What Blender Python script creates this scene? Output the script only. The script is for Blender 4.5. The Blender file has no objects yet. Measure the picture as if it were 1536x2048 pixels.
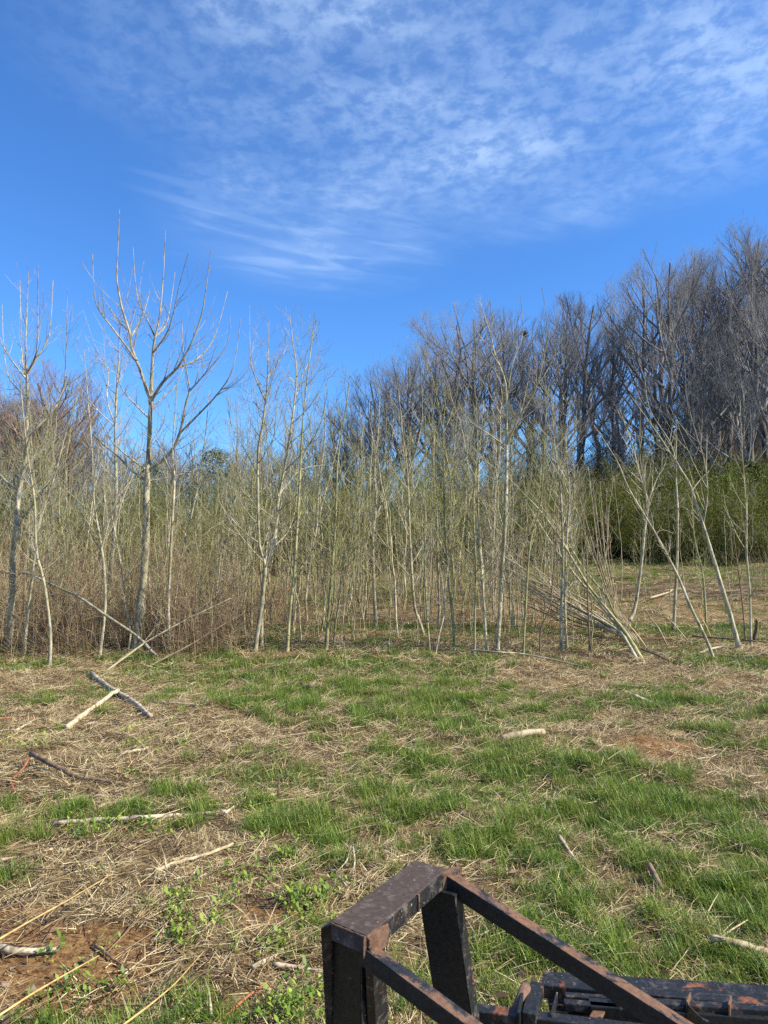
import bpy, math, random
import numpy as np
from mathutils import Vector, Matrix

R = math.radians
rng = np.random.default_rng(7)
random.seed(7)
sc = bpy.context.scene
COL = sc.collection

# ------------------------------------------------------------------ camera, sky, sun, exposure
CAMZ = 2.1
FPX = 1480.0          # focal length in photo pixels (photo 1536 x 2048)
HOR = 1080.0          # horizon row
cd = bpy.data.cameras.new('camera')
cam = bpy.data.objects.new('camera', cd); COL.objects.link(cam)
cam.location = (0, 0, CAMZ)
PITCH = math.atan((HOR - 1024) / FPX)
cam.rotation_euler = (math.pi / 2 + PITCH, 0, 0)
cd.sensor_fit = 'VERTICAL'; cd.sensor_height = 36.0; cd.sensor_width = 27.0
cd.lens = 36.0 * FPX / 2048
cd.clip_start = 0.05; cd.clip_end = 3000
sc.camera = cam

SUN_EL = R(40)
SUN_TH = R(14)        # towards the camera side from due right
sdir = Vector((math.cos(SUN_TH) * math.cos(SUN_EL), -math.sin(SUN_TH) * math.cos(SUN_EL), math.sin(SUN_EL)))
sl = bpy.data.lights.new('sun', 'SUN'); sun = bpy.data.objects.new('sun', sl); COL.objects.link(sun)
sl.energy = 5.0; sl.angle = R(0.53); sl.color = (1.0, 0.925, 0.775)
sun.rotation_euler = sdir.to_track_quat('Z', 'Y').to_euler()
sun.location = (30, -10, 40)

world = bpy.data.worlds.new('World'); sc.world = world; world.use_nodes = True
wn = world.node_tree.nodes; wl = world.node_tree.links; wn.clear()

def N(nodes, typ, **kw):
    n = nodes.new(typ)
    for k, v in kw.items():
        if k in n.inputs.keys() if hasattr(n.inputs, 'keys') else False:
            n.inputs[k].default_value = v
        else:
            setattr(n, k, v)
    return n

def mth(nodes, links, op, a, b=None, c=None, clamp=False):
    n = nodes.new('ShaderNodeMath'); n.operation = op; n.use_clamp = clamp
    for i, v in enumerate((a, b, c)):
        if v is None: continue
        if isinstance(v, (int, float)): n.inputs[i].default_value = v
        else: links.new(v, n.inputs[i])
    return n.outputs[0]

def smooth(nodes, links, v, a, b, lo=0.0, hi=1.0):
    n = nodes.new('ShaderNodeMapRange'); n.interpolation_type = 'SMOOTHSTEP'
    links.new(v, n.inputs[0])
    n.inputs[1].default_value = a; n.inputs[2].default_value = b
    n.inputs[3].default_value = lo; n.inputs[4].default_value = hi
    return n.outputs[0]

def noise(nodes, links, vec, scale, detail=4, rough=0.5, dist=0.0):
    n = nodes.new('ShaderNodeTexNoise')
    if vec is not None: links.new(vec, n.inputs['Vector'])
    n.inputs['Scale'].default_value = scale; n.inputs['Detail'].default_value = detail
    n.inputs['Roughness'].default_value = rough; n.inputs['Distortion'].default_value = dist
    return n.outputs[0]

def mixc(nodes, links, fac, a, b, mode='MIX'):
    n = nodes.new('ShaderNodeMix'); n.data_type = 'RGBA'; n.blend_type = mode
    for inp, v in ((n.inputs[0], fac), (n.inputs[6], a), (n.inputs[7], b)):
        if isinstance(v, (int, float)): inp.default_value = v
        elif isinstance(v, tuple): inp.default_value = v if len(v) == 4 else (*v, 1)
        else: links.new(v, inp)
    return n.outputs[2]

sky = wn.new('ShaderNodeTexSky'); sky.sky_type = 'NISHITA'; sky.sun_disc = False
sky.sun_elevation = SUN_EL
sky.sun_rotation = math.atan2(sdir.x, sdir.y)
sky.altitude = 300; sky.air_density = 1.0; sky.dust_density = 0.3; sky.ozone_density = 2.5
tc = wn.new('ShaderNodeTexCoord')
sep = wn.new('ShaderNodeSeparateXYZ'); wl.new(tc.outputs['Generated'], sep.inputs[0])
zc = mth(wn, wl, 'MAXIMUM', sep.outputs[2], 0.03)
u = mth(wn, wl, 'DIVIDE', sep.outputs[0], zc); v = mth(wn, wl, 'DIVIDE', sep.outputs[1], zc)
cmb = wn.new('ShaderNodeCombineXYZ'); wl.new(u, cmb.inputs[0]); wl.new(v, cmb.inputs[1])
uv = cmb.outputs[0]           # position on a flat cloud layer, in units of its height
def lobe(cx, cy, rx, ry, a=0.0, b=1.0, rot=0.0):
    x = mth(wn, wl, 'SUBTRACT', u, cx); y = mth(wn, wl, 'SUBTRACT', v, cy)
    c, s = math.cos(rot), math.sin(rot)
    xr = mth(wn, wl, 'ADD', mth(wn, wl, 'MULTIPLY', x, c), mth(wn, wl, 'MULTIPLY', y, s))
    yr = mth(wn, wl, 'SUBTRACT', mth(wn, wl, 'MULTIPLY', y, c), mth(wn, wl, 'MULTIPLY', x, s))
    d = mth(wn, wl, 'ADD', mth(wn, wl, 'POWER', mth(wn, wl, 'ABSOLUTE', mth(wn, wl, 'DIVIDE', xr, rx)), 2),
            mth(wn, wl, 'POWER', mth(wn, wl, 'ABSOLUTE', mth(wn, wl, 'DIVIDE', yr, ry)), 2))
    return smooth(wn, wl, mth(wn, wl, 'SQRT', d), 1.0, 0.25)
# broad veil of cloud + small puffs (mackerel sky) + a few long streaks
big = noise(wn, wl, uv, 1.5, 4, 0.55, 0.3)
veil_zone = mth(wn, wl, 'MAXIMUM', lobe(0.34, 1.3, 1.25, 1.2), mth(wn, wl, 'MAXIMUM', mth(wn, wl, 'MULTIPLY', lobe(-0.2, 2.35, 0.62, 0.8, rot=R(10)), 0.9), lobe(0.35, 2.0, 0.6, 0.62)))
rest = smooth(wn, wl, v, 1.0, -0.5)
veil_zone = mth(wn, wl, 'MAXIMUM', veil_zone, mth(wn, wl, 'MULTIPLY', rest, 0.75))
mpf = wn.new('ShaderNodeMapping'); wl.new(uv, mpf.inputs[0]); mpf.inputs['Scale'].default_value = (1.0, 0.85, 1); mpf.inputs['Rotation'].default_value = (0, 0, R(20))
puff = noise(wn, wl, mpf.outputs[0], 15.0, 5, 0.62, 0.25)
puff2 = noise(wn, wl, mpf.outputs[0], 34.0, 3, 0.6)
pf = smooth(wn, wl, mth(wn, wl, 'ADD', mth(wn, wl, 'MULTIPLY', puff, 0.75), mth(wn, wl, 'MULTIPLY', puff2, 0.25)), 0.38, 0.62)
mp2 = wn.new('ShaderNodeMapping'); mp2.vector_type = 'TEXTURE'; wl.new(uv, mp2.inputs[0]); mp2.inputs['Scale'].default_value = (1.1, 0.42, 1); mp2.inputs['Rotation'].default_value = (0, 0, R(24))
strk = smooth(wn, wl, noise(wn, wl, mp2.outputs[0], 3.4, 5, 0.55, 0.5), 0.42, 0.7)
thick = smooth(wn, wl, big, 0.36, 0.68)
low = smooth(wn, wl, v, 1.7, 2.6)          # further out the puffs give way to streaks
tex = mth(wn, wl, 'ADD', mth(wn, wl, 'MULTIPLY', mth(wn, wl, 'SUBTRACT', 1.0, low), mth(wn, wl, 'ADD', mth(wn, wl, 'MULTIPLY', pf, 0.62), 0.3)),
          mth(wn, wl, 'MULTIPLY', low, mth(wn, wl, 'ADD', mth(wn, wl, 'MULTIPLY', strk, 0.5), 0.3)))
cl = mth(wn, wl, 'MULTIPLY', mth(wn, wl, 'MULTIPLY', veil_zone, mth(wn, wl, 'ADD', mth(wn, wl, 'MULTIPLY', thick, 0.75), 0.3)), tex)
def streak(cx, cy, ln, wd, rot, amp):
    return mth(wn, wl, 'MULTIPLY', lobe(cx, cy, ln, wd, rot=rot), amp)
stk = None
for a in ((-0.46, 2.12, 0.34, 0.05, R(36), 0.38), (-0.48, 2.23, 0.36, 0.055, R(36), 0.5), (-0.50, 2.36, 0.30, 0.045, R(36), 0.33)):
    s_ = streak(*a); stk = s_ if stk is None else mth(wn, wl, 'MAXIMUM', stk, s_)
stk = mth(wn, wl, 'MULTIPLY', stk, mth(wn, wl, 'ADD', mth(wn, wl, 'MULTIPLY', strk, 0.6), 0.5))
cl = mth(wn, wl, 'MAXIMUM', cl, stk)
cl = mth(wn, wl, 'MULTIPLY', cl, 0.64, clamp=True)
skyc = mixc(wn, wl, 1.0, sky.outputs[0], (0.55, 1.03, 1.60), 'MULTIPLY')
tot = mixc(wn, wl, cl, skyc, (5.2, 6.9, 9.2))
bg = wn.new('ShaderNodeBackground'); wl.new(tot, bg.inputs[0]); bg.inputs[1].default_value = 0.085
wo = wn.new('ShaderNodeOutputWorld'); wl.new(bg.outputs[0], wo.inputs[0])

sc.view_settings.view_transform = 'Standard'; sc.view_settings.look = 'None'
sc.view_settings.exposure = 0.74; sc.view_settings.gamma = 1.0; sc.view_settings.use_curve_mapping = False
sc.render.engine = 'CYCLES'
sc.cycles.max_bounces = 5; sc.cycles.diffuse_bounces = 3; sc.cycles.glossy_bounces = 2
sc.cycles.transmission_bounces = 3; sc.cycles.transparent_max_bounces = 4
sc.cycles.use_denoising = False
sc.cycles.caustics_reflective = False; sc.cycles.caustics_refractive = False

# ------------------------------------------------------------------ numpy helpers
_PERM = np.random.default_rng(99).random((512, 512))
def vnoise(x, y):
    x = np.asarray(x, float); y = np.asarray(y, float)
    xi = np.floor(x).astype(int); yi = np.floor(y).astype(int)
    fx = x - xi; fy = y - yi
    fx = fx * fx * (3 - 2 * fx); fy = fy * fy * (3 - 2 * fy)
    g = lambda a, b: _PERM[a % 512, b % 512]
    return (g(xi, yi) * (1 - fx) + g(xi + 1, yi) * fx) * (1 - fy) + (g(xi, yi + 1) * (1 - fx) + g(xi + 1, yi + 1) * fx) * fy
def fbm(x, y, o=4):
    s = 0; a = 0.5; t = 0
    for i in range(o):
        s = s + a * vnoise(x * 2 ** i + 17.3 * i, y * 2 ** i + 5.1 * i); t += a; a *= 0.5
    return s / t
def sstep(a, b, v):
    t = np.clip((np.asarray(v, float) - a) / (b - a), 0, 1); return t * t * (3 - 2 * t)

def height(x, y):
    x = np.asarray(x, float); y = np.asarray(y, float)
    h = sstep(46, 76, y) * (sstep(-6, 24, x) * 6.5 - 1.2 * sstep(10, -30, x)) + sstep(56, 115, y) * sstep(36, 66, x) * 24 * sstep(210, 120, y)
    h = h + 0.9 * sstep(17, 46, y) * sstep(-4, 14, x)
    h = h + sstep(120, 400, y) * sstep(-40, 60, x) * 3
    h = h + 0.10 * (fbm(x * 0.35, y * 0.35, 3) - 0.5) * sstep(2, 10, y)
    near = sstep(45, 25, np.abs(y))
    h = h + near * (0.09 * (fbm(x * 1.5 + 9, y * 1.5, 3) - 0.5) + 0.06 * (fbm(x * 5, y * 5 + 4, 2) - 0.5))
    return h

def ray(px, py):
    """direction of the view ray through a photo pixel, scaled so that y == 1 at pitch zero"""
    c, s = math.cos(PITCH), math.sin(PITCH)
    xx = (px - 768) / FPX; zz = (1024 - py) / FPX
    return np.array([xx, c - s * zz, s + c * zz])
def at(px, py, Y):
    d = ray(px, py); t = Y / d[1]
    return np.array([0, 0, CAMZ]) + d * t
def onz(px, py, z):
    d = ray(px, py); t = (z - CAMZ) / d[2]
    return np.array([0, 0, CAMZ]) + d * t
def gp(px, py, lift=0.0):
    z = 0.0
    for _ in range(6):
        p = onz(px, max(py, HOR + 12), z); z = float(height(p[0], p[1])) + lift
    return onz(px, max(py, HOR + 12), z)
def topx(p):
    c, s = math.cos(PITCH), math.sin(PITCH)
    x, y, z = p[0], p[1], p[2] - CAMZ
    f = y * c + z * s; up = -y * s + z * c
    return 768 + FPX * x / f, 1024 - FPX * up / f

# ------------------------------------------------------------------ object helpers
def link(o, parent=None):
    COL.objects.link(o)
    if parent is not None: o.parent = parent
    return o
def tag(o, label=None, cat=None, group=None, kind=None):
    if label: o['label'] = label
    if cat: o['category'] = cat
    if group: o['group'] = group
    if kind: o['kind'] = kind
    return o
def empty(name, loc, label, cat, group=None):
    o = bpy.data.objects.new(name, None); o.location = [float(a) for a in loc]; o.empty_display_size = 0.2
    link(o); return tag(o, label, cat, group)

class Tubes:
    """collects tapering tubes and builds them as one mesh"""
    def __init__(self): self.g = {}
    def add(self, pts, rad, sides=3, tint=0.5, cap=False):
        pts = np.asarray(pts, float); n = len(pts)
        rad = np.asarray(rad, float) if np.ndim(rad) else np.full(n, float(rad))
        if cap:
            d0 = pts[0] - pts[1]; d0 /= np.linalg.norm(d0) + 1e-9
            d1 = pts[-1] - pts[-2]; d1 /= np.linalg.norm(d1) + 1e-9
            pts = np.vstack([pts[0] + d0 * 0.0015, pts, pts[-1] + d1 * 0.0015]); rad = np.concatenate([[0.0001], rad, [0.0001]]); n += 2
        self.g.setdefault((n, sides), []).append((pts, rad, tint))
        return self
    def mesh(self, name, mat, shift=(0, 0, 0), smoothed=True):
        V = []; F = []; T = []; base = 0
        for (n, s), lst in self.g.items():
            P = np.array([a[0] for a in lst]); Rr = np.array([a[1] for a in lst]); ti = np.array([a[2] for a in lst])
            m = len(lst)
            tan = np.empty_like(P); tan[:, 1:-1] = P[:, 2:] - P[:, :-2]; tan[:, 0] = P[:, 1] - P[:, 0]; tan[:, -1] = P[:, -1] - P[:, -2]
            tan /= np.linalg.norm(tan, axis=2, keepdims=True) + 1e-12
            ov = P[:, -1] - P[:, 0]; ov /= np.linalg.norm(ov, axis=1, keepdims=True) + 1e-12
            ref = np.where(np.abs(ov[:, 2:3]) > 0.75, np.array([[1.0, 0.13, 0]]), np.array([[0, 0.1, 1.0]]))
            Nn = np.cross(tan, ref[:, None, :]); Nn /= np.linalg.norm(Nn, axis=2, keepdims=True) + 1e-12
            B = np.cross(tan, Nn)
            a = np.arange(s) * 2 * math.pi / s
            ring = P[:, :, None, :] + Rr[:, :, None, None] * (np.cos(a)[None, None, :, None] * Nn[:, :, None, :] + np.sin(a)[None, None, :, None] * B[:, :, None, :])
            V.append(ring.reshape(-1, 3)); T.append(np.repeat(ti, n * s))
            i = np.arange(m)[:, None, None] * n * s; j = np.arange(n - 1)[None, :, None] * s; k = np.arange(s)[None, None, :]; k2 = (k + 1) % s
            q = np.stack([i + j + k, i + j + k2, i + j + s + k2, i + j + s + k], axis=-1).reshape(-1, 4) + base
            F.append(q); base += m * n * s
        V = np.vstack(V) - np.asarray(shift, float); F = np.vstack(F); T = np.concatenate(T)
        return rawmesh(name, V, F, mat, T, smoothed)

def rawmesh(name, V, F, mat, tint=None, smoothed=False):
    """V (n,3), F (m,k) with one k for all faces"""
    me = bpy.data.meshes.new(name); V = np.asarray(V, np.float32); F = np.asarray(F, np.int32); k = F.shape[1]
    me.vertices.add(len(V)); me.vertices.foreach_set('co', V.ravel())
    me.loops.add(F.size); me.loops.foreach_set('vertex_index', F.ravel())
    me.polygons.add(len(F)); me.polygons.foreach_set('loop_start', np.arange(0, F.size, k, dtype=np.int32))
    me.polygons.foreach_set('loop_total', np.full(len(F), k, np.int32))
    me.update(calc_edges=True)
    if smoothed: me.polygons.foreach_set('use_smooth', np.ones(len(F), bool))
    if tint is not None:
        at_ = me.attributes.new('tint', 'FLOAT', 'POINT'); at_.data.foreach_set('value', np.asarray(tint, np.float32))
    me.materials.append(mat)
    return me

def part(name, me, parent=None):
    o = bpy.data.objects.new(name, me); return link(o, parent)

# ------------------------------------------------------------------ materials
def newmat(name, rough=0.8, spec=0.3):
    m = bpy.data.materials.new(name); m.use_nodes = True; n = m.node_tree.nodes; l = m.node_tree.links
    b = n['Principled BSDF']; b.inputs['Roughness'].default_value = rough; b.inputs['Specular IOR Level'].default_value = spec
    return m, n, l, b
def bump(n, l, h, b, strength=0.4, dist=0.01):
    bp = n.new('ShaderNodeBump'); bp.inputs['Strength'].default_value = strength; bp.inputs['Distance'].default_value = dist
    l.new(h, bp.inputs['Height']); l.new(bp.outputs[0], b.inputs['Normal'])

def bark(name, pale, dark, moss=None, scale=9.0, rough=0.85, spots=0.5):
    m, n, l, b = newmat(name, rough, 0.25)
    t = n.new('ShaderNodeTexCoord'); mp = n.new('ShaderNodeMapping'); l.new(t.outputs['Object'], mp.inputs[0]); mp.inputs['Scale'].default_value = (1, 1, 0.45)
    a = noise(n, l, mp.outputs[0], scale, 5, 0.65)
    c = mixc(n, l, smooth(n, l, a, 0.36, 0.62), dark, pale)
    if moss: 
        c = mixc(n, l, smooth(n, l, noise(n, l, t.outputs['Object'], 2.1, 3, 0.5), 0.42, 0.72, 0, 0.75), c, moss)
    sp = n.new('ShaderNodeMapping'); l.new(t.outputs['Object'], sp.inputs[0]); sp.inputs['Scale'].default_value = (1, 1, 2.2)
    k = smooth(n, l, noise(n, l, sp.outputs[0], scale * 3.2, 3, 0.6), 0.58, 0.7, 0, spots)
    c = mixc(n, l, k, c, (dark[0] * 0.4, dark[1] * 0.4, dark[2] * 0.4))
    oi = n.new('ShaderNodeObjectInfo')
    hv = n.new('ShaderNodeHueSaturation'); l.new(c, hv.inputs['Color'])
    l.new(mth(n, l, 'ADD', mth(n, l, 'MULTIPLY', oi.outputs['Random'], 0.36), 0.84), hv.inputs['Value'])
    l.new(hv.outputs[0], b.inputs['Base Color'])
    bump(n, l, a, b, 0.5, 0.01)
    return m

def tinted(name, ramp, rough=0.75, spec=0.25, transl=0.0, patch=None):
    """colour from the mesh attribute 'tint' (one value per blade/leaf/twig) plus a little per-instance shift"""
    m, n, l, b = newmat(name, rough, spec)
    at_ = n.new('ShaderNodeAttribute'); at_.attribute_name = 'tint'
    oi = n.new('ShaderNodeObjectInfo')
    f = mth(n, l, 'ADD', at_.outputs['Fac'], mth(n, l, 'MULTIPLY', mth(n, l, 'SUBTRACT', oi.outputs['Random'], 0.5), 0.35), clamp=True)
    cr = n.new('ShaderNodeValToRGB'); l.new(f, cr.inputs[0])
    el = cr.color_ramp.elements
    el[0].position = ramp[0][0]; el[0].color = (*ramp[0][1], 1); el[1].position = ramp[-1][0]; el[1].color = (*ramp[-1][1], 1)
    for p_, c_ in ramp[1:-1]:
        e = el.new(p_); e.color = (*c_, 1)
    col = cr.outputs[0]
    if patch:
        g = n.new('ShaderNodeNewGeometry')
        col = mixc(n, l, smooth(n, l, noise(n, l, g.outputs['Position'], patch[0], 3, 0.6), 0.4, 0.65, 0, patch[2]), col, patch[1])
    l.new(col, b.inputs['Base Color'])
    if transl:
        tr = n.new('ShaderNodeBsdfTranslucent'); l.new(col, tr.inputs[0])
        mx = n.new('ShaderNodeMixShader'); mx.inputs[0].default_value = transl
        l.new(b.outputs[0], mx.inputs[1]); l.new(tr.outputs[0], mx.inputs[2])
        l.new(mx.outputs[0], n['Material Output'].inputs[0])
    return m

M = {}
M['pale'] = bark('pale_bark', (0.54, 0.475, 0.31), (0.20, 0.165, 0.11), (0.34, 0.31, 0.15), 14)
M['twig'] = bark('upper_branch_bark', (0.46, 0.41, 0.30), (0.17, 0.145, 0.10), (0.26, 0.23, 0.11), 10)
M['olive'] = bark('olive_sapling_bark', (0.42, 0.38, 0.19), (0.17, 0.15, 0.075), (0.24, 0.24, 0.085), 12)
M['olivetwig'] = bark('olive_twig_bark', (0.37, 0.35, 0.145), (0.13, 0.125, 0.055), None, 9)
M['brownstem'] = bark('brown_stem_bark', (0.27, 0.19, 0.13), (0.13, 0.085, 0.06), None, 8)
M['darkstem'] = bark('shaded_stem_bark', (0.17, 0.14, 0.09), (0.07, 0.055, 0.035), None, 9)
M['hilltrunk'] = bark('forest_trunk_bark', (0.22, 0.195, 0.17), (0.08, 0.07, 0.06), None, 1.6, spots=0.3)
M['hillcrown'] = bark('forest_crown_bark', (0.25, 0.235, 0.228), (0.135, 0.125, 0.122), None, 0.8, spots=0.1)
M['redcrown'] = bark('reddish_crown_bark', (0.30, 0.20, 0.15), (0.20, 0.13, 0.10), None, 0.8, spots=0.1)
M['grey_log'] = bark('weathered_log_bark', (0.55, 0.46, 0.33), (0.18, 0.135, 0.09), None, 14, spots=0.8)
M['split'] = bark('split_pale_wood', (0.56, 0.46, 0.30), (0.26, 0.20, 0.12), None, 34, spots=0.2)
M['tan'] = bark('tan_dead_wood', (0.52, 0.42, 0.26), (0.30, 0.22, 0.13), None, 18, spots=0.4)
M['brown'] = bark('brown_dead_branch', (0.22, 0.15, 0.10), (0.09, 0.06, 0.04), None, 18)
M['red'] = bark('reddish_twig_skin', (0.42, 0.15, 0.07), (0.26, 0.09, 0.05), None, 18, spots=0.2)
M['gold'] = bark('golden_dry_stalk', (0.62, 0.43, 0.17), (0.40, 0.25, 0.09), None, 14, spots=0.15, rough=0.5)
M['grass'] = tinted('grass_blades', [(0.0, (0.03, 0.065, 0.014)), (0.5, (0.095, 0.18, 0.018)), (1.0, (0.28, 0.36, 0.05))], 0.45, 0.35, 0.3, (1.6, (0.23, 0.25, 0.045), 0.5))
M['straw'] = tinted('dry_straw', [(0.0, (0.04, 0.022, 0.012)), (0.28, (0.18, 0.11, 0.055)), (0.56, (0.45, 0.335, 0.16)), (1.0, (0.84, 0.70, 0.40))], 0.6, 0.3, 0.1)
M['litter'] = tinted('leaf_and_twig_litter', [(0.0, (0.05, 0.028, 0.018)), (0.5, (0.15, 0.09, 0.055)), (1.0, (0.34, 0.25, 0.16))], 0.8, 0.2, 0.0)
M['weed'] = tinted('broadleaf_weed', [(0.0, (0.06, 0.12, 0.015)), (0.6, (0.17, 0.28, 0.03)), (1.0, (0.36, 0.44, 0.06))], 0.5, 0.35, 0.3)
M['bramble'] = tinted('bramble_stems', [(0.0, (0.06, 0.03, 0.02)), (0.4, (0.20, 0.125, 0.07)), (0.72, (0.36, 0.265, 0.145)), (1.0, (0.58, 0.48, 0.28))], 0.7, 0.25)
M['budleaf'] = tinted('olive_buds', [(0.0, (0.05, 0.065, 0.010)), (0.6, (0.23, 0.26, 0.022)), (1.0, (0.46, 0.48, 0.05))], 0.6, 0.2, 0.3, (0.35, (0.11, 0.10, 0.03), 0.45))
M['shrubstem'] = tinted('olive_shrub_stems', [(0.0, (0.03, 0.03, 0.012)), (0.6, (0.10, 0.105, 0.028)), (1.0, (0.20, 0.20, 0.06))], 0.7, 0.2)
M['needle'] = tinted('evergreen_needles', [(0.0, (0.015, 0.035, 0.014)), (0.6, (0.04, 0.08, 0.03)), (1.0, (0.09, 0.13, 0.05))], 0.6, 0.25)
M['pineneedle'] = tinted('pine_needles', [(0.0, (0.03, 0.055, 0.025)), (0.6, (0.08, 0.13, 0.05)), (1.0, (0.15, 0.20, 0.08))], 0.6, 0.25, 0.25)
M['brush'] = tinted('forest_undergrowth', [(0.0, (0.05, 0.038, 0.03)), (0.6, (0.12, 0.09, 0.07)), (1.0, (0.2, 0.16, 0.12))], 0.8, 0.1)

# ground
gm, n, l, b = newmat('meadow_ground', 0.95, 0.1)
tcg = n.new('ShaderNodeTexCoord'); pos = tcg.outputs['Object']
def attr(nm):
    a = n.new('ShaderNodeAttribute'); a.attribute_name = nm; return a.outputs['Fac']
f1 = noise(n, l, pos, 3.0, 8, 0.7); f2 = noise(n, l, pos, 28, 6, 0.7)
mpx = n.new('ShaderNodeMapping'); l.new(pos, mpx.inputs[0]); mpx.inputs['Scale'].default_value = (1, 3.5, 1); mpx.inputs['Rotation'].default_value = (0, 0, R(8))
fib = noise(n, l, mpx.outputs[0], 40, 5, 0.75, 0.8)
dirt = mixc(n, l, smooth(n, l, f2, 0.35, 0.68), (0.12, 0.06, 0.025), (0.42, 0.24, 0.10))
peb = n.new('ShaderNodeTexVoronoi'); l.new(pos, peb.inputs['Vector']); peb.inputs['Scale'].default_value = 55
dirt = mixc(n, l, smooth(n, l, peb.outputs['Distance'], 0.28, 0.12, 0, 0.35), dirt, (0.46, 0.32, 0.18))
strw = mixc(n, l, smooth(n, l, fib, 0.38, 0.64), (0.055, 0.032, 0.015), (0.35, 0.25, 0.12))
lit = mixc(n, l, smooth(n, l, f2, 0.35, 0.66), (0.05, 0.03, 0.02), (0.21, 0.14, 0.09))
grn = mixc(n, l, smooth(n, l, fib, 0.35, 0.66), (0.035, 0.045, 0.012), (0.14, 0.17, 0.03))
jit = mth(n, l, 'MULTIPLY', mth(n, l, 'SUBTRACT', f1, 0.5), 0.9)
cg = mixc(n, l, smooth(n, l, mth(n, l, 'ADD', attr('litter'), jit), 0.35, 0.65), strw, lit)
cg = mixc(n, l, smooth(n, l, mth(n, l, 'ADD', attr('green'), jit), 0.4, 0.75), cg, grn)
cg = mixc(n, l, smooth(n, l, mth(n, l, 'ADD', attr('dirt'), jit), 0.38, 0.6), cg, dirt)
l.new(cg, b.inputs['Base Color'])
bump(n, l, mth(n, l, 'ADD', fib, f2), b, 0.7, 0.03)
M['ground'] = gm

# painted steel of the attachment: black paint, rust and dust
def steel(name, rust, dust, rustcol=(0.24, 0.085, 0.04)):
    m, n, l, b = newmat(name, 0.45, 0.5)
    t = n.new('ShaderNodeTexCoord'); p = t.outputs['Object']
    a = noise(n, l, p, 9, 7, 0.7, 0.3); g = noise(n, l, p, 60, 4, 0.7)
    c = mixc(n, l, smooth(n, l, g, 0.3, 0.75), (0.010, 0.011, 0.012), (0.028, 0.028, 0.027))
    rf = smooth(n, l, a, 0.62 - rust * 0.3, 0.72 - rust * 0.3)
    rc = mixc(n, l, smooth(n, l, g, 0.35, 0.7), (rustcol[0] * 0.6, rustcol[1] * 0.62, rustcol[2] * 0.66), rustcol)
    c = mixc(n, l, rf, c, rc)
    geo = n.new('ShaderNodeNewGeometry')
    dn = smooth(n, l, noise(n, l, p, 22, 6, 0.75), 0.50, 0.74, 0, dust)
    c = mixc(n, l, dn, c, (0.33, 0.28, 0.235))
    sp = smooth(n, l, noise(n, l, p, 90, 2, 0.5), 0.70, 0.76, 0, min(1, dust * 1.6))
    c = mixc(n, l, sp, c, (0.5, 0.46, 0.4))
    l.new(c, b.inputs['Base Color'])
    l.new(smooth(n, l, mth(n, l, 'ADD', rf, dn), 0, 1, 0.42, 0.88), b.inputs['Roughness']); b.inputs['Specular IOR Level'].default_value = 0.35
    bump(n, l, mth(n, l, 'ADD', mth(n, l, 'MULTIPLY', rf, 0.5), g), b, 0.35, 0.003)
    return m
M['steel'] = steel('black_painted_steel', -0.1, 0.0)
M['steel_side'] = steel('dusty_sunlit_black_steel', 0.1, 0.5)  # dust, with the sunlit grey of side faces put into the colour
M['steel_rust'] = steel('rusted_painted_steel', 0.7, 0.15, (0.19, 0.10, 0.058))
M['steel_top'] = steel('worn_dusty_steel', 1.3, 0.35, (0.085, 0.058, 0.045))
M['steel_grimy'] = steel('rust_specked_steel', 0.2, 0.35)
M['pin'] = steel('rusty_pin_steel', 1.0, 0.2, (0.22, 0.12, 0.08))

# ------------------------------------------------------------------ ground cover pattern (world space)
def blob(px, py, rx, ry, w):
    c = gp(px, py); a = gp(px, py - ry); b_ = gp(px, py + ry)
    return (c[0], (a[1] + b_[1]) / 2, rx / FPX * c[1], max((a[1] - b_[1]) / 2, 0.1), w)
GREEN = [blob(*a) for a in ((620, 1350, 430, 45, .75), (330, 1320, 200, 14, .7), (900, 1430, 420, 60, .75), (820, 1530, 300, 60, .35), (1150, 1600, 330, 130, .8),
    (1000, 1680, 240, 90, .45), (1380, 1700, 220, 170, .75), (1150, 1850, 260, 90, .4), (1400, 1940, 220, 60, .45), (1350, 1420, 230, 45, .45), (1500, 1330, 90, 25, .8),
    (700, 1262, 140, 14, .5), (1000, 1262, 180, 12, .5), (1450, 1265, 120, 22, .55), (480, 1560, 160, 60, .3), (580, 1720, 120, 90, .35),
    (60, 1780, 90, 40, .35), (1350, 1320, 60, 18, .2), (640, 1430, 150, 60, .3), (980, 1330, 60, 18, .3), (60, 1330, 110, 14, .5), (480, 1800, 90, 60, .2))]
BARE = [blob(*a) for a in ((540, 1985, 170, 70, .5), (230, 1480, 330, 90, .32), (250, 1720, 330, 60, .3), (150, 1940, 260, 130, .8), (1150, 1365, 220, 18, .4), (950, 1750, 160, 30, .25), (1300, 1500, 120, 40, .4), (1480, 1560, 90, 50, .3))]
DIRT = [blob(*a) for a in ((140, 1950, 260, 130, 1.25), (30, 1830, 90, 40, .8), (1330, 1500, 110, 38, .75), (620, 1620, 130, 35, .45), (450, 1830, 170, 50, .7), (700, 1420, 110, 18, .3), (300, 1850, 110, 40, .4), (800, 1740, 90, 20, .3))]
LITTER = [blob(*a) for a in ((820, 1285, 330, 22, .8), (1140, 1300, 260, 28, .8), (1150, 1345, 280, 18, .5), (560, 1290, 160, 14, .7), (200, 1290, 320, 26, .9), (1380, 1190, 260, 22, .85))]
def field(L, x, y):
    s = np.zeros_like(x)
    for (cx, cy, rx, ry, w) in L:
        d = np.sqrt(((x - cx) / rx) ** 2 + ((y - cy) / ry) ** 2)
        s = np.maximum(s, w * sstep(1.25, 0.35, d))
    return s
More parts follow.
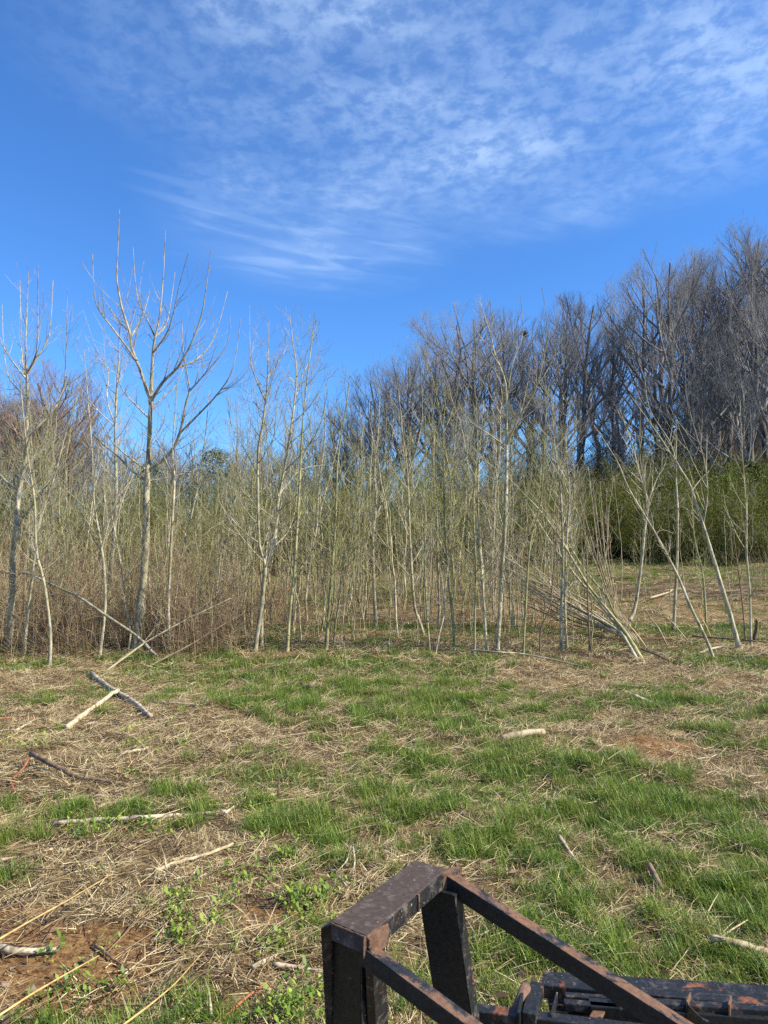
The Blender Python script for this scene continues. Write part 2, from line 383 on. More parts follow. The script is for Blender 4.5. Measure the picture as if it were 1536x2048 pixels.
def cover(x, y):
    x = np.asarray(x, float); y = np.asarray(y, float)
    n1 = fbm(x * 0.9 + 3, y * 0.9 + 8, 4); n2 = fbm(x * 2.7 + 31, y * 2.7, 3)
    n3 = fbm(x * 6.5 + 13, y * 6.5 + 2, 2); mod = (n1 - 0.5) * 1.2 + (n2 - 0.5) * 1.3 + (n3 - 0.5) * 0.8
    g = np.clip(field(GREEN, x, y) * 0.9 - field(BARE, x, y) + mod * 0.95 + 0.25, 0, 1)
    d = np.clip(field(DIRT, x, y) * 1.1 + (fbm(x * 1.9 + 60, y * 1.9 + 2, 4) - 0.56) * 1.7 + (n3 - .5) * .8, 0, 1)
    lt = np.clip(field(LITTER, x, y) + (n2 - 0.5) * 0.6, 0, 1)
    far = sstep(52, 60, y); lt = np.maximum(lt, far)
    midr = sstep(20, 26, y) * (1 - far)
    g = g * (1 - far) ; d = d * (1 - sstep(14, 20, y)) * (1 - 0.45 * g)
    g = np.maximum(g, midr * np.clip(0.62 + mod * .8, 0, 1) * (1 - .8 * field(LITTER, x, y))); lt = lt * (1 - .7 * midr * (1 - field(LITTER, x, y)))
    return g, d, lt

# ------------------------------------------------------------------ the ground sheet
def axis(dense0, dense1, step, lo, hi, grow=1.13):
    a = list(np.arange(dense0, dense1, step)); s = step
    while a[-1] < hi: s *= grow; a.append(a[-1] + s)
    s = step; b_ = [dense0]
    while b_[-1] > lo: s *= grow; b_.append(b_[-1] - s)
    return np.array(b_[1:][::-1] + a)
xs = axis(-9, 9, 0.085, -700, 700, 1.07); ys = axis(2.0, 17, 0.085, -80, 1500, 1.05)
X, Y = np.meshgrid(xs, ys); Xf, Yf = X.ravel(), Y.ravel()
Z = height(Xf, Yf)
nx = len(xs); ny = len(ys)
i = np.arange(ny - 1)[:, None] * nx + np.arange(nx - 1)[None, :]
F = np.stack([i, i + 1, i + nx + 1, i + nx], -1).reshape(-1, 4)
gme = rawmesh('ground', np.column_stack([Xf, Yf, Z]), F, M['ground'], None, True)
g_, d_, l_ = cover(Xf, Yf)
for nm, arr in (('green', g_), ('dirt', d_), ('litter', l_)):
    a = gme.attributes.new(nm, 'FLOAT', 'POINT'); a.data.foreach_set('value', arr.astype(np.float32))
tag(part('ground', gme), kind='structure')

# ------------------------------------------------------------------ scattering of uncountable ground cover
def scatter(name, label, cat, protos, P, rotz, scl, tilt=None):
    """one object: points whose instances are picked from the prototype meshes by a geometry-node tree"""
    P = np.asarray(P, np.float32); k = len(P)
    me = bpy.data.meshes.new(name); me.vertices.add(k); me.vertices.foreach_set('co', P.ravel())
    rot = np.zeros((k, 3), np.float32); rot[:, 2] = rotz
    if tilt is not None: rot[:, :2] = tilt
    a = me.attributes.new('rot', 'FLOAT_VECTOR', 'POINT'); a.data.foreach_set('vector', rot.ravel())
    a = me.attributes.new('scl', 'FLOAT', 'POINT'); a.data.foreach_set('value', np.asarray(scl, np.float32))
    a = me.attributes.new('pick', 'INT', 'POINT'); a.data.foreach_set('value', rng.integers(0, len(protos), k).astype(np.int32))
    o = tag(part(name, me), label, cat, kind='stuff')
    ng = bpy.data.node_groups.new(name + '_nodes', 'GeometryNodeTree')
    ng.interface.new_socket('Geometry', in_out='INPUT', socket_type='NodeSocketGeometry')
    ng.interface.new_socket('Geometry', in_out='OUTPUT', socket_type='NodeSocketGeometry')
    nn, ll = ng.nodes, ng.links
    gi = nn.new('NodeGroupInput'); go = nn.new('NodeGroupOutput'); io = nn.new('GeometryNodeInstanceOnPoints'); jo = nn.new('GeometryNodeJoinGeometry')
    for pm in protos:
        po = bpy.data.objects.new(name + '_piece', pm)
        oi = nn.new('GeometryNodeObjectInfo'); oi.inputs['Object'].default_value = po; oi.inputs['As Instance'].default_value = True
        ll.new(oi.outputs['Geometry'], jo.inputs[0])
    def na(nm, typ):
        q = nn.new('GeometryNodeInputNamedAttribute'); q.data_type = typ; q.inputs[0].default_value = nm; return q.outputs[0]
    ll.new(gi.outputs[0], io.inputs['Points']); ll.new(jo.outputs[0], io.inputs['Instance'])
    io.inputs['Pick Instance'].default_value = True
    ll.new(na('pick', 'INT'), io.inputs['Instance Index'])
    ll.new(na('rot', 'FLOAT_VECTOR'), io.inputs['Rotation'])
    ll.new(na('scl', 'FLOAT'), io.inputs['Scale'])
    ll.new(io.outputs[0], go.inputs[0])
    md = o.modifiers.new('scatter', 'NODES'); md.node_group = ng
    return o

def blades(nb, rad, L, W, lean, flat=0.0, tint=(0.2, 0.9), seg=3, bias=None, droop=0.5, z0=(0, 0)):
    V = []; T = []; Fq = []; base = 0
    for _ in range(nb):
        r = rad * math.sqrt(rng.random()); a = rng.random() * 2 * math.pi
        p = np.array([r * math.cos(a), r * math.sin(a), rng.uniform(*z0)])
        az = rng.random() * 2 * math.pi if bias is None else rng.normal(0, bias) + (math.pi if rng.random() < .5 else 0)
        ln = rng.uniform(*L); w = rng.uniform(*W); le = rng.uniform(*lean)   # lean from vertical
        side = np.array([-math.sin(az), math.cos(az), 0]); roll = rng.uniform(-.6, .6)
        t = rng.uniform(*tint); q = p.copy(); ang = le
        for s in range(seg + 1):
            k = s / seg; ww = w * (1 - k ** 2 * 0.92) * 0.5
            sd = side * math.cos(roll) + np.array([0, 0, math.sin(roll)]) * (1 if flat else 0)
            V += [q - sd * ww, q + sd * ww]; T += [t, t]
            d = np.array([math.cos(az) * math.sin(ang), math.sin(az) * math.sin(ang), math.cos(ang)])
            q = q + d * ln / seg; ang += droop * rng.uniform(.3, 1.4) / seg
            if q[2] < 0.003: q[2] = 0.003
        for s in range(seg):
            Fq.append([base + 2 * s, base + 2 * s + 1, base + 2 * s + 3, base + 2 * s + 2])
        base += 2 * (seg + 1)
    return V, Fq, T
def bladesmesh(name, mat, **k):
    V, F_, T = blades(**k); return rawmesh(name, V, F_, mat, T)

def pts_in(x0f, y0, y1, dens, keep):
    """random ground points in the view wedge between two distances; keep(x,y) -> probability"""
    area = (y1 - y0) * (y0 + y1) / 2 * 2 * x0f
    k = int(area * dens); yy = np.sqrt(rng.random(k) * (y1 ** 2 - y0 ** 2) + y0 ** 2)
    xx = (rng.random(k) * 2 - 1) * x0f * yy
    m = rng.random(k) < keep(xx, yy); xx, yy = xx[m], yy[m]
    return np.column_stack([xx, yy, height(xx, yy)])

def clump(x, y): return sstep(.36, .66, fbm(x * 4.2 + 5, y * 4.2 + 77, 2))
def kg(lo, hi, p=1.0):
    return lambda x, y: p * (.48 + .7 * clump(x, y)) * sstep(lo, hi, cover(x, y)[0]) * (1 - 0.85 * sstep(.35, .6, cover(x, y)[1]))
WF = 0.64
grass_near = [bladesmesh('grass_piece', M['grass'], nb=34, rad=.06, L=(.04, .12), W=(.0028, .0055), lean=(0.05, 1.1), droop=.9) for _ in range(5)]
grass_near += [bladesmesh('grass_piece', M['grass'], nb=46, rad=.07, L=(.08, .19), W=(.003, .0065), lean=(0.05, .9), droop=1.1, tint=(.3, 1)) for _ in range(2)]
grass_far = [bladesmesh('grass_piece', M['grass'], nb=26, rad=.13, L=(.06, .15), W=(.006, .012), lean=(0.05, .8), droop=.8, seg=2) for _ in range(4)]
P1 = pts_in(WF, 2.6, 6.0, 300, kg(.12, .62)); P2 = pts_in(WF, 6.0, 11, 160, kg(.12, .6)); 
scatter('grass', 'short green spring grass growing in patches across the near meadow', 'grass', grass_near, np.vstack([P1, P2]),
        rng.random(len(P1) + len(P2)) * 6.28, np.concatenate([rng.uniform(.4, .8, len(P1)) + .45 * clump(P1[:, 0], P1[:, 1]), rng.uniform(.5, .9, len(P2)) + .5 * clump(P2[:, 0], P2[:, 1])]))
P3 = pts_in(WF, 11, 18, 55, kg(.15, .5)); P4 = pts_in(WF, 18, 50, 11, kg(.15, .6))
P3 = np.vstack([P3, P4]); scatter('grass', 'green grass growing under and behind the bare saplings', 'grass', grass_far, P3, rng.random(len(P3)) * 6.28, rng.uniform(.6, 1.25, len(P3)))
straw_near = [bladesmesh('straw_piece', M['straw'], nb=44, rad=.13, L=(.03, .17), W=(.0016, .0048), lean=(1.1, 1.62), droop=.15, flat=1, bias=b_, seg=2, tint=(0, 1), z0=(.003, .03)) for b_ in (.6, .6, .9, None, None)]
straw_up = [bladesmesh('straw_piece', M['straw'], nb=22, rad=.07, L=(.03, .09), W=(.002, .005), lean=(.3, 1.3), droop=.6, seg=2, tint=(.3, 1)) for b_ in range(3)]
ks = lambda x, y: (1 - 0.62 * sstep(.45, .9, cover(x, y)[0])) * (1 - 0.86 * sstep(.25, .5, cover(x, y)[1]))
S1 = pts_in(WF, 2.6, 6.5, 165, ks); S2 = pts_in(WF, 6.5, 12, 100, ks); S3 = pts_in(WF, 12, 17, 24, ks); S4 = pts_in(WF, 17, 44, 4, ks)
S = np.vstack([S1, S2, S3, S4]); S[:, 2] += 0.004
chips = [bladesmesh('straw_piece', M['straw'], nb=12, rad=.13, L=(.03, .14), W=(.004, .008), lean=(1.0, 1.66), droop=.25, flat=1, bias=b_, seg=2, tint=(0, .7), z0=(.004, .035)) for b_ in (.7, None)]
scatter('dead_grass', 'pale dry straw and flattened dead grass covering the clearing', 'straw', straw_near + straw_up + chips, S, rng.normal(0.15, .45, len(S)),
        np.concatenate([rng.uniform(.5, 1.1, len(S1)), rng.uniform(.8, 1.4, len(S2)), rng.uniform(1.2, 2.0, len(S3)), rng.uniform(1.6, 3, len(S4))]))
# twig litter
def twigclump(nb, rad, L, r, flat=True):
    t = Tubes()
    for _ in range(nb):
        p = np.array([*(rng.normal(0, rad, 2)), rng.uniform(.006, .03)]); az = rng.normal(0, .9); ln = rng.uniform(*L)
        d = np.array([math.cos(az), math.sin(az), rng.uniform(-.02, .12)]); k = rng.normal(0, .06, 3); k[2] = abs(k[2]) * .5
        t.add([p, p + d * ln * .5 + k * ln, p + d * ln], [r, r * .8, r * .35], 3, rng.random())
    return t
lit_p = [twigclump(14, .14, (.08, .35), .0035).mesh('twig_piece', M['litter']) for _ in range(3)] + [twigclump(10, .14, (.1, .5), .0035).mesh('twig_piece', M['straw']) for _ in range(3)]
kl = lambda x, y: 0.25 + 0.75 * cover(x, y)[2] - 0.2 * cover(x, y)[0]
kll = lambda x, y: kl(x, y) + .35 * sstep(0.2, -1.5, x)
L1 = pts_in(WF, 2.6, 7, 24, kll); L2 = pts_in(WF, 7, 18, 14, kll); L3 = pts_in(WF, 18, 36, 2.5, kl)
LL = np.vstack([L1, L2, L3]); scatter('twig_litter', 'scattered small twigs and stalk bits lying over the straw', 'twigs', lit_p, LL, rng.normal(0, .9, len(LL)),
    np.concatenate([rng.uniform(.4, 1.1, len(L1)), rng.uniform(.6, 1.35, len(L2)), rng.uniform(1.5, 2.5, len(L3))]))
# leaf litter
def leafclump(nb, rad, s, mat, up=0.3, tint=(0, 1), zr=(.004, .03)):
    V = []; F_ = []; T = []
    for j in range(nb):
        c = np.array([*(rng.normal(0, rad, 2)), rng.uniform(*zr)]); a = rng.random() * 6.28; w = rng.uniform(*s); ln = w * rng.uniform(1.3, 2.2)
        d = np.array([math.cos(a), math.sin(a), rng.uniform(-.1, up)]); e = np.array([-math.sin(a), math.cos(a), rng.uniform(-.4, .4)])
        b0 = len(V); t = rng.uniform(*tint)
        V += [c, c + d * ln * .5 + e * w * .5 + np.array([0, 0, .3 * w]), c + d * ln, c + d * ln * .5 - e * w * .5 + np.array([0, 0, .2 * w])]
        F_ += [[b0, b0 + 1, b0 + 2, b0 + 3]]; T += [t] * 4
    return rawmesh('leaf_piece', V, F_, mat, T)
leaf_p = [leafclump(26, .16, (.012, .026), M['litter']) for _ in range(4)]
kl2 = lambda x, y: sstep(.3, .8, cover(x, y)[2]) + 0.10
Q1 = pts_in(WF, 2.6, 9, 12, kl2); Q2 = pts_in(WF, 9, 20, 14, kl2); Q = np.vstack([Q1, Q2])
scatter('leaf_litter', 'dead brown leaves lying under the saplings and between the straw', 'leaves', leaf_p, Q, rng.random(len(Q)) * 6.28, rng.uniform(.7, 1.5, len(Q)))
# low broadleaf weeds
weed_p = [leafclump(20, .035, (.007, .016), M['weed'], 1.2, (.2, 1), (.01, .06)) for _ in range(4)]
kw = lambda x, y: sstep(.56, .75, fbm(x * 1.3 + 40, y * 1.3 + 11, 3)) * 0.9 + 0.05
W1 = pts_in(WF, 2.6, 8, 9, kw); W2 = pts_in(WF, 8, 13, 4, kw)
extra = []
for (px, py, k_, sp) in ((395, 1865, 14, .10), (610, 1800, 22, .12), (170, 1672, 12, .12), (500, 1620, 16, .12), (560, 1895, 6, .05), (600, 1850, 6, .05), (300, 1490, 20, .3), (630, 2000, 10, .08), (560, 2035, 10, .08), (90, 1485, 20, .25), (300, 1660, 10, .1), (340, 1800, 12, .12), (520, 1740, 16, .2), (130, 1970, 12, .1)):
    c = gp(px, py)
    for _ in range(k_):
        q = c[:2] + rng.normal(0, sp, 2); extra.append([q[0], q[1], float(height(q[0], q[1]))])
Wp = np.vstack([W1, W2, extra]); scatter('broadleaf_weeds', 'small yellow green leafy weeds sprouting through the straw', 'weeds', weed_p, Wp, rng.random(len(Wp)) * 6.28,
    np.concatenate([rng.uniform(.4, 1.0, len(W1)), rng.uniform(.8, 1.4, len(W2)), rng.uniform(.8, 1.5, len(extra))]))
# clods and pebbles on the bare soil
def clod(s):
    import bmesh
    bm = bmesh.new(); bmesh.ops.create_icosphere(bm, subdivisions=1, radius=s)
    for v_ in bm.verts: v_.co *= rng.uniform(.65, 1.25); v_.co.z *= .7
    me = bpy.data.meshes.new('clod_piece'); bm.to_mesh(me); bm.free(); return me
cm, n, l, b = newmat('soil_clods', 0.95, 0.1); oi = n.new('ShaderNodeObjectInfo')
l.new(mixc(n, l, oi.outputs['Random'], (0.10, 0.052, 0.026), (0.40, 0.27, 0.15)), b.inputs['Base Color'])
clods = [clod(.012) for _ in range(4)]
for c_ in clods: c_.materials.append(cm)
kd = lambda x, y: sstep(.25, .6, cover(x, y)[1])
C1 = pts_in(WF, 2.6, 9, 240, kd); scatter('soil_clods', 'crumbs of orange brown soil and small pebbles on the bare patches', 'soil', clods, C1, rng.random(len(C1)) * 6.28, rng.uniform(.15, 1.1, len(C1)) ** 1.5)

# brambles and dead weed stalks behind the front edge of the thicket
def bramble(ns, h, spread, r, tint):
    t = Tubes()
    for _ in range(ns):
        p = np.array([*(rng.normal(0, spread, 2)), -0.02]); az = rng.random() * 6.28; H_ = rng.uniform(*h); lean = rng.uniform(0, .55)
        d = np.array([math.cos(az), math.sin(az), 0]); k = np.linspace(0, 1, 5)
        pts = p + np.outer(k ** 1.6 * H_ * lean, d) + np.outer(k * H_, [0, 0, 1]) + np.outer(k, rng.normal(0, .07, 3)) ; ti = rng.uniform(*tint)
        pts[1:-1] += rng.normal(0, .025, (3, 3))
        t.add(pts, np.linspace(r, r * .35, 5), 3, ti)
        for _j in range(rng.integers(5, 10)):
            kk = rng.uniform(.2, .97); q = p + d * kk ** 1.6 * H_ * lean + np.array([0, 0, kk * H_]); a2 = rng.random() * 6.28
            dd = np.array([math.cos(a2), math.sin(a2), rng.uniform(.1, 1.1)]); ln = rng.uniform(.12, .5) * (1.2 - kk * .5)
            t.add([q, q + dd * ln * .55 + rng.normal(0, .02, 3), q + dd * ln], [r * .5, r * .4, r * .2], 3, ti)
    return t.mesh('bramble_piece', M['bramble'])
br_red = [bramble(12, (.3, hh), .28, .0055, (0, .9)) for hh in (1.0, 1.5, 2.0, 2.9)]
br_tan = [bramble(10, (.8, 2.6), .35, .006, (.45, 1.0)) for _ in range(3)]
def kb(x, y):
    px = 768 + FPX * x / y
    dens = sstep(640, 380, px)
    edge = 12.9 + 0.5 * np.sin(x * 2.3) + 0.9 * sstep(330, 640, px)
    return dens * sstep(edge, edge + 0.7, y)
B1 = pts_in(.6, 12.6, 22, 4.0, kb)
B2 = pts_in(.6, 13.8, 34, .7, lambda x, y: sstep(1240, 1000, 768 + FPX * x / y) * .7 + .08)
scatter('brambles', 'tangled reddish brown brambles under the left part of the thicket', 'brambles', br_red, B1, rng.random(len(B1)) * 6.28, rng.uniform(.6, 1.15, len(B1)))
scatter('dead_weed_stalks', 'thin dry weed stalks and shoots standing between the saplings', 'dead stalks', br_tan + br_red[:1], np.vstack([B1[::3], B2]), rng.random(len(B1[::3]) + len(B2)) * 6.28, rng.uniform(.5, 1.2, len(B1[::3]) + len(B2)))

# ------------------------------------------------------------------ trees
def unit(v): return v / (np.linalg.norm(v) + 1e-12)
def curve(p, d, ln, up, nseg, wob=.04, out=None):
    """a branch that starts along d and bends towards the vertical"""
    pts = [p]; d = unit(np.array(d, float)); q = np.array(p, float)
    for s in range(nseg):
        q = q + d * ln / nseg; pts.append(q)
        d = unit(d + np.array([0, 0, up / nseg]) + rng.normal(0, wob, 3))
    return np.array(pts), d
def lerp_poly(pts, rad, k):
    n_ = len(pts) - 1; f = min(max(k, 0), .9999) * n_; i_ = int(f); t = f - i_
    return pts[i_] * (1 - t) + pts[i_ + 1] * t, rad[i_] * (1 - t) + rad[i_ + 1] * t, unit(pts[i_ + 1] - pts[i_])
def whip(T, p, d, ln, r, up, lvl=0, dens=1.0):
    """an upswept side branch with its own twigs"""
    ns = 5 if ln > .6 else 3
    pts, _ = curve(p, d, ln, up, ns, .03)
    rad = np.maximum(r * (1 - np.linspace(0, 1, ns + 1) ** 1.1 * .82), .0022)
    T.add(pts, rad, 4 if r > .012 else 3)
    if lvl < 2 and ln > .3:
        for _ in range(int(rng.integers(3, 8) * dens * (1 if lvl == 0 else .6) + .5)):
            k = rng.uniform(.18, .92); q, rr, t_ = lerp_poly(pts, rad, k)
            a = rng.random() * 6.28; sd = unit(np.cross(t_, [math.cos(a), math.sin(a), .2]))
            dd = unit(t_ * .75 + sd * rng.uniform(.35, .75))
            whip(T, q, dd, ln * rng.uniform(.25, .55) * (1.15 - k * .6), rr * .6, up * .8, lvl + 1, dens)
def branches(T, pts, rad, H, k0=.25, num=22, dens=1.0, lmul=1.0, ang=(.55, 1.05), up=.8):
    num = int(num * 1.35)
    az = rng.random() * 6.28
    for j in range(num):
        k = k0 + (1 - k0) * ((j + rng.random() * .8) / num) * .97
        q, r, t_ = lerp_poly(pts, rad, k); az += 2.4 + rng.normal(0, .4)
        a = rng.uniform(*ang); d = np.array([math.cos(az) * math.sin(a), math.sin(az) * math.sin(a), math.cos(a)])
        kk = (k - k0) / (1 - k0)
        ln = H * lmul * (.10 + .26 * (1 - kk) ** .8) * rng.uniform(.45, 1.2)
        whip(T, q, d, ln, min(r * .55, .0042 + ln * .0062), up, 0, dens)

def sapling(H, r0, num, k0=.22, lean=.04, lmul=1.0, fork=False):
    n_ = 12; z = np.linspace(0, 1, n_); a = rng.random() * 6.28
    bend = rng.normal(0, lean, 2); c = np.cumsum(rng.normal(0, .010, (n_, 2)), 0)
    pts = np.column_stack([(bend[0] * z ** 1.5 + c[:, 0]) * H, (bend[1] * z ** 1.5 + c[:, 1]) * H, z * H - .03]); rad = r0 * (1 - z * .93) ** .9 + .0012
    tr = Tubes(); tr.add(pts, rad, 6)
    cr = Tubes(); branches(cr, pts, rad, H, k0, num, 1.0, lmul)
    if fork:
        q, r, t_ = lerp_poly(pts, rad, rng.uniform(.12, .4)); fp, _ = curve(q, [math.cos(a) * .5, math.sin(a) * .5, 1], H * .55, .4, 9, .03)
        fr = r * .75 * (1 - np.linspace(0, 1, 10) * .9); tr.add(fp, fr, 5); branches(cr, fp, fr, H * .7, .2, num // 2, 1.0, lmul)
    return tr, cr

LIB = []
for j in range(18):
    olive = j % 3 != 0
    tr, cr = sapling(5.0, rng.uniform(.018, .032), int(rng.integers(7, 15)), rng.uniform(.15, .4), rng.uniform(.02, .08), rng.uniform(.55, 1.1), j % 5 == 0)
    LIB.append((tr.mesh('sapling_trunk', M['olive'] if olive else M['pale']), cr.mesh('sapling_crown', M['olivetwig'] if olive else M['twig'])))

def place_tree(name, meshes, loc, s, rz, label, cat, group, tiltx=0.0, tilty=0.0):
    e = empty(name, loc, label, cat, group); e.rotation_euler = (tiltx, tilty, rz); e.scale = (s, s, s)
    part('trunk', meshes[0], e); part('crown', meshes[1], e); return e

def interp(tab, x): return float(np.interp(x, [a for a, _ in tab], [b for _, b in tab]))
ENV = [(-100, 700), (0, 690), (150, 740), (300, 780), (420, 780), (500, 720), (620, 720), (690, 800), (800, 780), (900, 760), (1000, 720), (1100, 790), (1180, 840), (1260, 880), (1536, 930), (1650, 930)]
ZONES = [(90, 'at the far left'), (290, 'left of the tallest tree'), (500, 'right of the tallest tree'), (640, 'beside the crossing pair'), (800, 'in the middle'),
         (930, 'by the curved-foot tree'), (1080, 'around the tall pale tree'), (1220, 'behind the felled bundle'), (1800, 'in the right clearing')]
GROUPED = {}
def grouped(e, label, group):
    GROUPED.setdefault((group, label), []).append(e); e['group'] = group
cnt = 0
def fill(k, y0, y1, keep, hmul=(0, 230), hmin=2.2):
    global cnt
    for _ in range(k):
        yy = math.sqrt(rng.random() * (y1 ** 2 - y0 ** 2) + y0 ** 2); px = rng.uniform(-60, 1600)
        if rng.random() > keep(px): continue
        xx = (px - 768) / FPX * yy; z = float(height(xx, yy))
        top = interp(ENV, px) + rng.uniform(*hmul)
        H_ = (HOR - top) / FPX * yy + CAMZ - z
        H_ = max(hmin, min(H_, 8.5)) ; s = H_ / 5.0
        zn = next(q for q in ZONES if px < q[0])
        band = 'Front row' if yy < 17 else 'Thin'
        kind_ = rng.integers(0, len(LIB))
        col = 'pale' if kind_ % 3 == 0 else 'olive'
        adj = 'front-row' if yy < 17.5 else 'rear-row'
        e = place_tree('sapling', LIB[kind_], (xx, yy, z), s, rng.random() * 6.28, 'sapling', 'sapling', None, rng.normal(0, .04), rng.normal(0, .05))
        grouped(e, 'thin %s %s sapling %s' % (col, adj, zn[1]), 'thin saplings %s, %s' % (zn[1], adj))
        cnt += 1
fill(125, 13.6, 17.5, lambda p: .95 if p < 560 else (.8 if p < 1180 else .12), (60, 420))
fill(200, 17.5, 28, lambda p: 1 if p < 1180 else .22, (0, 220))
D_ = []
TH = []
for j in range(6):
    tr, cr = sapling(5.0, rng.uniform(.016, .024), int(rng.integers(3, 7)), rng.uniform(.3, .5), .05, .7)
    for k_ in cr.g: tr.g.setdefault(k_, []).extend(cr.g[k_])
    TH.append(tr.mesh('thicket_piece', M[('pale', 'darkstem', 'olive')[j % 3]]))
D_ = pts_in(.6, 17.5, 34, .55, lambda x, y: sstep(1230, 1080, 768 + FPX * x / y) * .9 + .07)
scatter('sapling_thicket', 'dense mass of thin bare young stems deep in the stand', 'thicket', TH, D_, rng.random(len(D_)) * 6.28, rng.uniform(.4, .88, len(D_)), rng.normal(0, .06, (len(D_), 2)))

# trees traced one by one: (base distance, trunk as photo columns/rows with widths, main limbs)
def hero(label, Yd, trunk, limbs=(), num=18, k0=.35, mats=('pale', 'twig'), dens=1.0, lmul=.62, spread=.10, dy=0.0, seed=0, name='bare_tree', cat='tree', group=None, up=.9, cropk=1.0):
    st = rng.bit_generator.state
    globals()['rng'] = np.random.default_rng(1000 + seed)
    try:
        base = at(trunk[0][0], trunk[0][1], Yd); g0 = float(height(base[0], base[1])) - .04
        n_ = len(trunk); P = []; Rr = []
        for j, (px, py, w) in enumerate(trunk):
            p = at(px, py, Yd + dy * j / (n_ - 1) + (rng.normal(0, spread * .5) if j > 1 else 0)); P.append(p); Rr.append(w * (.82 if seed < 3 else .74) * (1 - .25 * j / (n_ - 1)) / FPX * Yd / 2)
        P = np.array(P); P[0, 2] = g0
        # smooth resample
        def dense(P, Rr, m=3):
            P = np.asarray(P); out = []; ro = []
            for j in range(len(P) - 1):
                p0 = P[max(j - 1, 0)]; p1 = P[j]; p2 = P[j + 1]; p3 = P[min(j + 2, len(P) - 1)]
                for s in range(m):
                    t = s / m
                    out.append(.5 * ((2 * p1) + (-p0 + p2) * t + (2 * p0 - 5 * p1 + 4 * p2 - p3) * t * t + (-p0 + 3 * p1 - 3 * p2 + p3) * t ** 3)); ro.append(Rr[j] * (1 - t) + Rr[j + 1] * t)
            out.append(P[-1]); ro.append(Rr[-1]); return np.array(out), np.array(ro)
        D, DR = dense(P, Rr, 4)
        root = empty(name, (P[0][0], P[0][1], g0), label, cat, group)
        DR[0] *= 1.7; DR[1] *= 1.15; num = int(num * (1.4 if seed < 3 else 1.3))
        tr = Tubes(); tr.add(D, DR * (1 + rng.normal(0, .04, len(DR))), 8)
        H_ = D[-1, 2] - D[0, 2]; cr = Tubes()
        branches(cr, D, DR, H_, k0, num, dens, lmul, up=up)
        for (w0, pl) in limbs:
            off = rng.normal(0, .9) * spread * 6
            m = len(pl); Q = []
            # the limb starts on the nearest wood
            st_px = pl[0]; pj = [topx(q) for q in D]; ii = int(np.argmin([(a - st_px[0]) ** 2 + (b2 - st_px[1]) ** 2 for a, b2 in pj]))
            allw = [D] + [q for q in hero.limbs] if False else [D]
            best = D[ii]; bd = (pj[ii][0] - st_px[0]) ** 2 + (pj[ii][1] - st_px[1]) ** 2
            for LQ in getattr(root, '_l', []) if False else limb_store:
                for q in LQ:
                    a, b2 = topx(q); dd = (a - st_px[0]) ** 2 + (b2 - st_px[1]) ** 2
                    if dd < bd * .8: bd = dd; best = q
            Q.append(best); y0 = best[1]
            for j in range(1, m):
                Q.append(at(pl[j][0], pl[j][1], y0 + off * (j / (m - 1)) ** .9))
            rr = [max(w0 * (.78 if seed < 3 else .66) / FPX * Yd / 2 * (1 - .88 * (j / (m - 1)) ** .9), .0055) for j in range(m)]
            LD, LR = dense(Q, rr, 3); cr.add(LD, LR, 5); limb_store.append(LD)
            ll_ = float(np.sum(np.linalg.norm(np.diff(LD, axis=0), axis=1)))
            for _ in range(int(ll_ * 3.4 * dens)):
                k = rng.uniform(.05, .62); q, r_, t_ = lerp_poly(LD, LR, k); a = rng.random() * 6.28
                sd = unit(np.cross(t_, [math.cos(a), math.sin(a), .2])); whip(cr, q, unit(t_ * .8 + sd * rng.uniform(.3, .8)), ll_ * rng.uniform(.12, .5), min(r_ * .55, .0075), up, 1, dens * .6)
        limb_store.clear()
        part('trunk', tr.mesh('trunk', M[mats[0]], root.location), root)
        part('crown', cr.mesh('crown', M[mats[1]], root.location), root)
        return root
    finally:
        globals()['rng'] = np.random.default_rng(int(5000 + seed))
limb_store = []

hero('tallest tree at left, thick pale trunk forking into long upswept whips', 14.1,
     [(272, 1302, 25), (279, 1240, 23), (285, 1180, 21), (292, 1080, 19), (293, 985, 17), (298, 900, 14), (301, 820, 12), (303, 760, 9), (306, 705, 8), (310, 674, 6), (318, 640, 4.5), (326, 560, 3.5), (331, 460, 1.6)],
     [(10, [(302, 800), (281, 742), (264, 698), (259, 664), (244, 617), (234, 562), (234, 529), (237, 468), (239, 417)]),
      (6, [(270, 722), (249, 688), (220, 650), (196, 617), (188, 583), (185, 508)]),
      (9, [(303, 797), (325, 765), (355, 735), (382, 688), (403, 630), (413, 569), (421, 501)]),
      (6, [(355, 737), (389, 721), (420, 691), (437, 650), (455, 583)]),
      (10, [(298, 948), (338, 908), (359, 867), (372, 806), (379, 782), (376, 759), (366, 698), (364, 640)]),
      (5, [(379, 782), (406, 752), (453, 691), (460, 630)]),
      (7, [(359, 867), (393, 833), (440, 782), (467, 732), (481, 637)]),
      (8, [(293, 972), (264, 942), (237, 914), (193, 877), (159, 840), (135, 772)]),
      (6, [(294, 945), (250, 908), (217, 874), (190, 823)]),
      (6, [(301, 972), (338, 955), (389, 942), (427, 931), (470, 900)]),
      (5, [(310, 674), (332, 650), (342, 603), (350, 545)]),
      (5, [(310, 674), (294, 637), (274, 590), (266, 495)]),
      (5, [(306, 706), (338, 657), (359, 569), (376, 508)]),
      (5, [(303, 820), (330, 790), (352, 770), (372, 720)]),
      (5, [(303, 840), (262, 800), (240, 770), (225, 720)]),
      (5, [(262, 680), (278, 645), (290, 620), (300, 580)]),
      (4, [(259, 664), (236, 640), (204, 592)])], num=14, k0=.32, lmul=.25, seed=1, spread=.14)
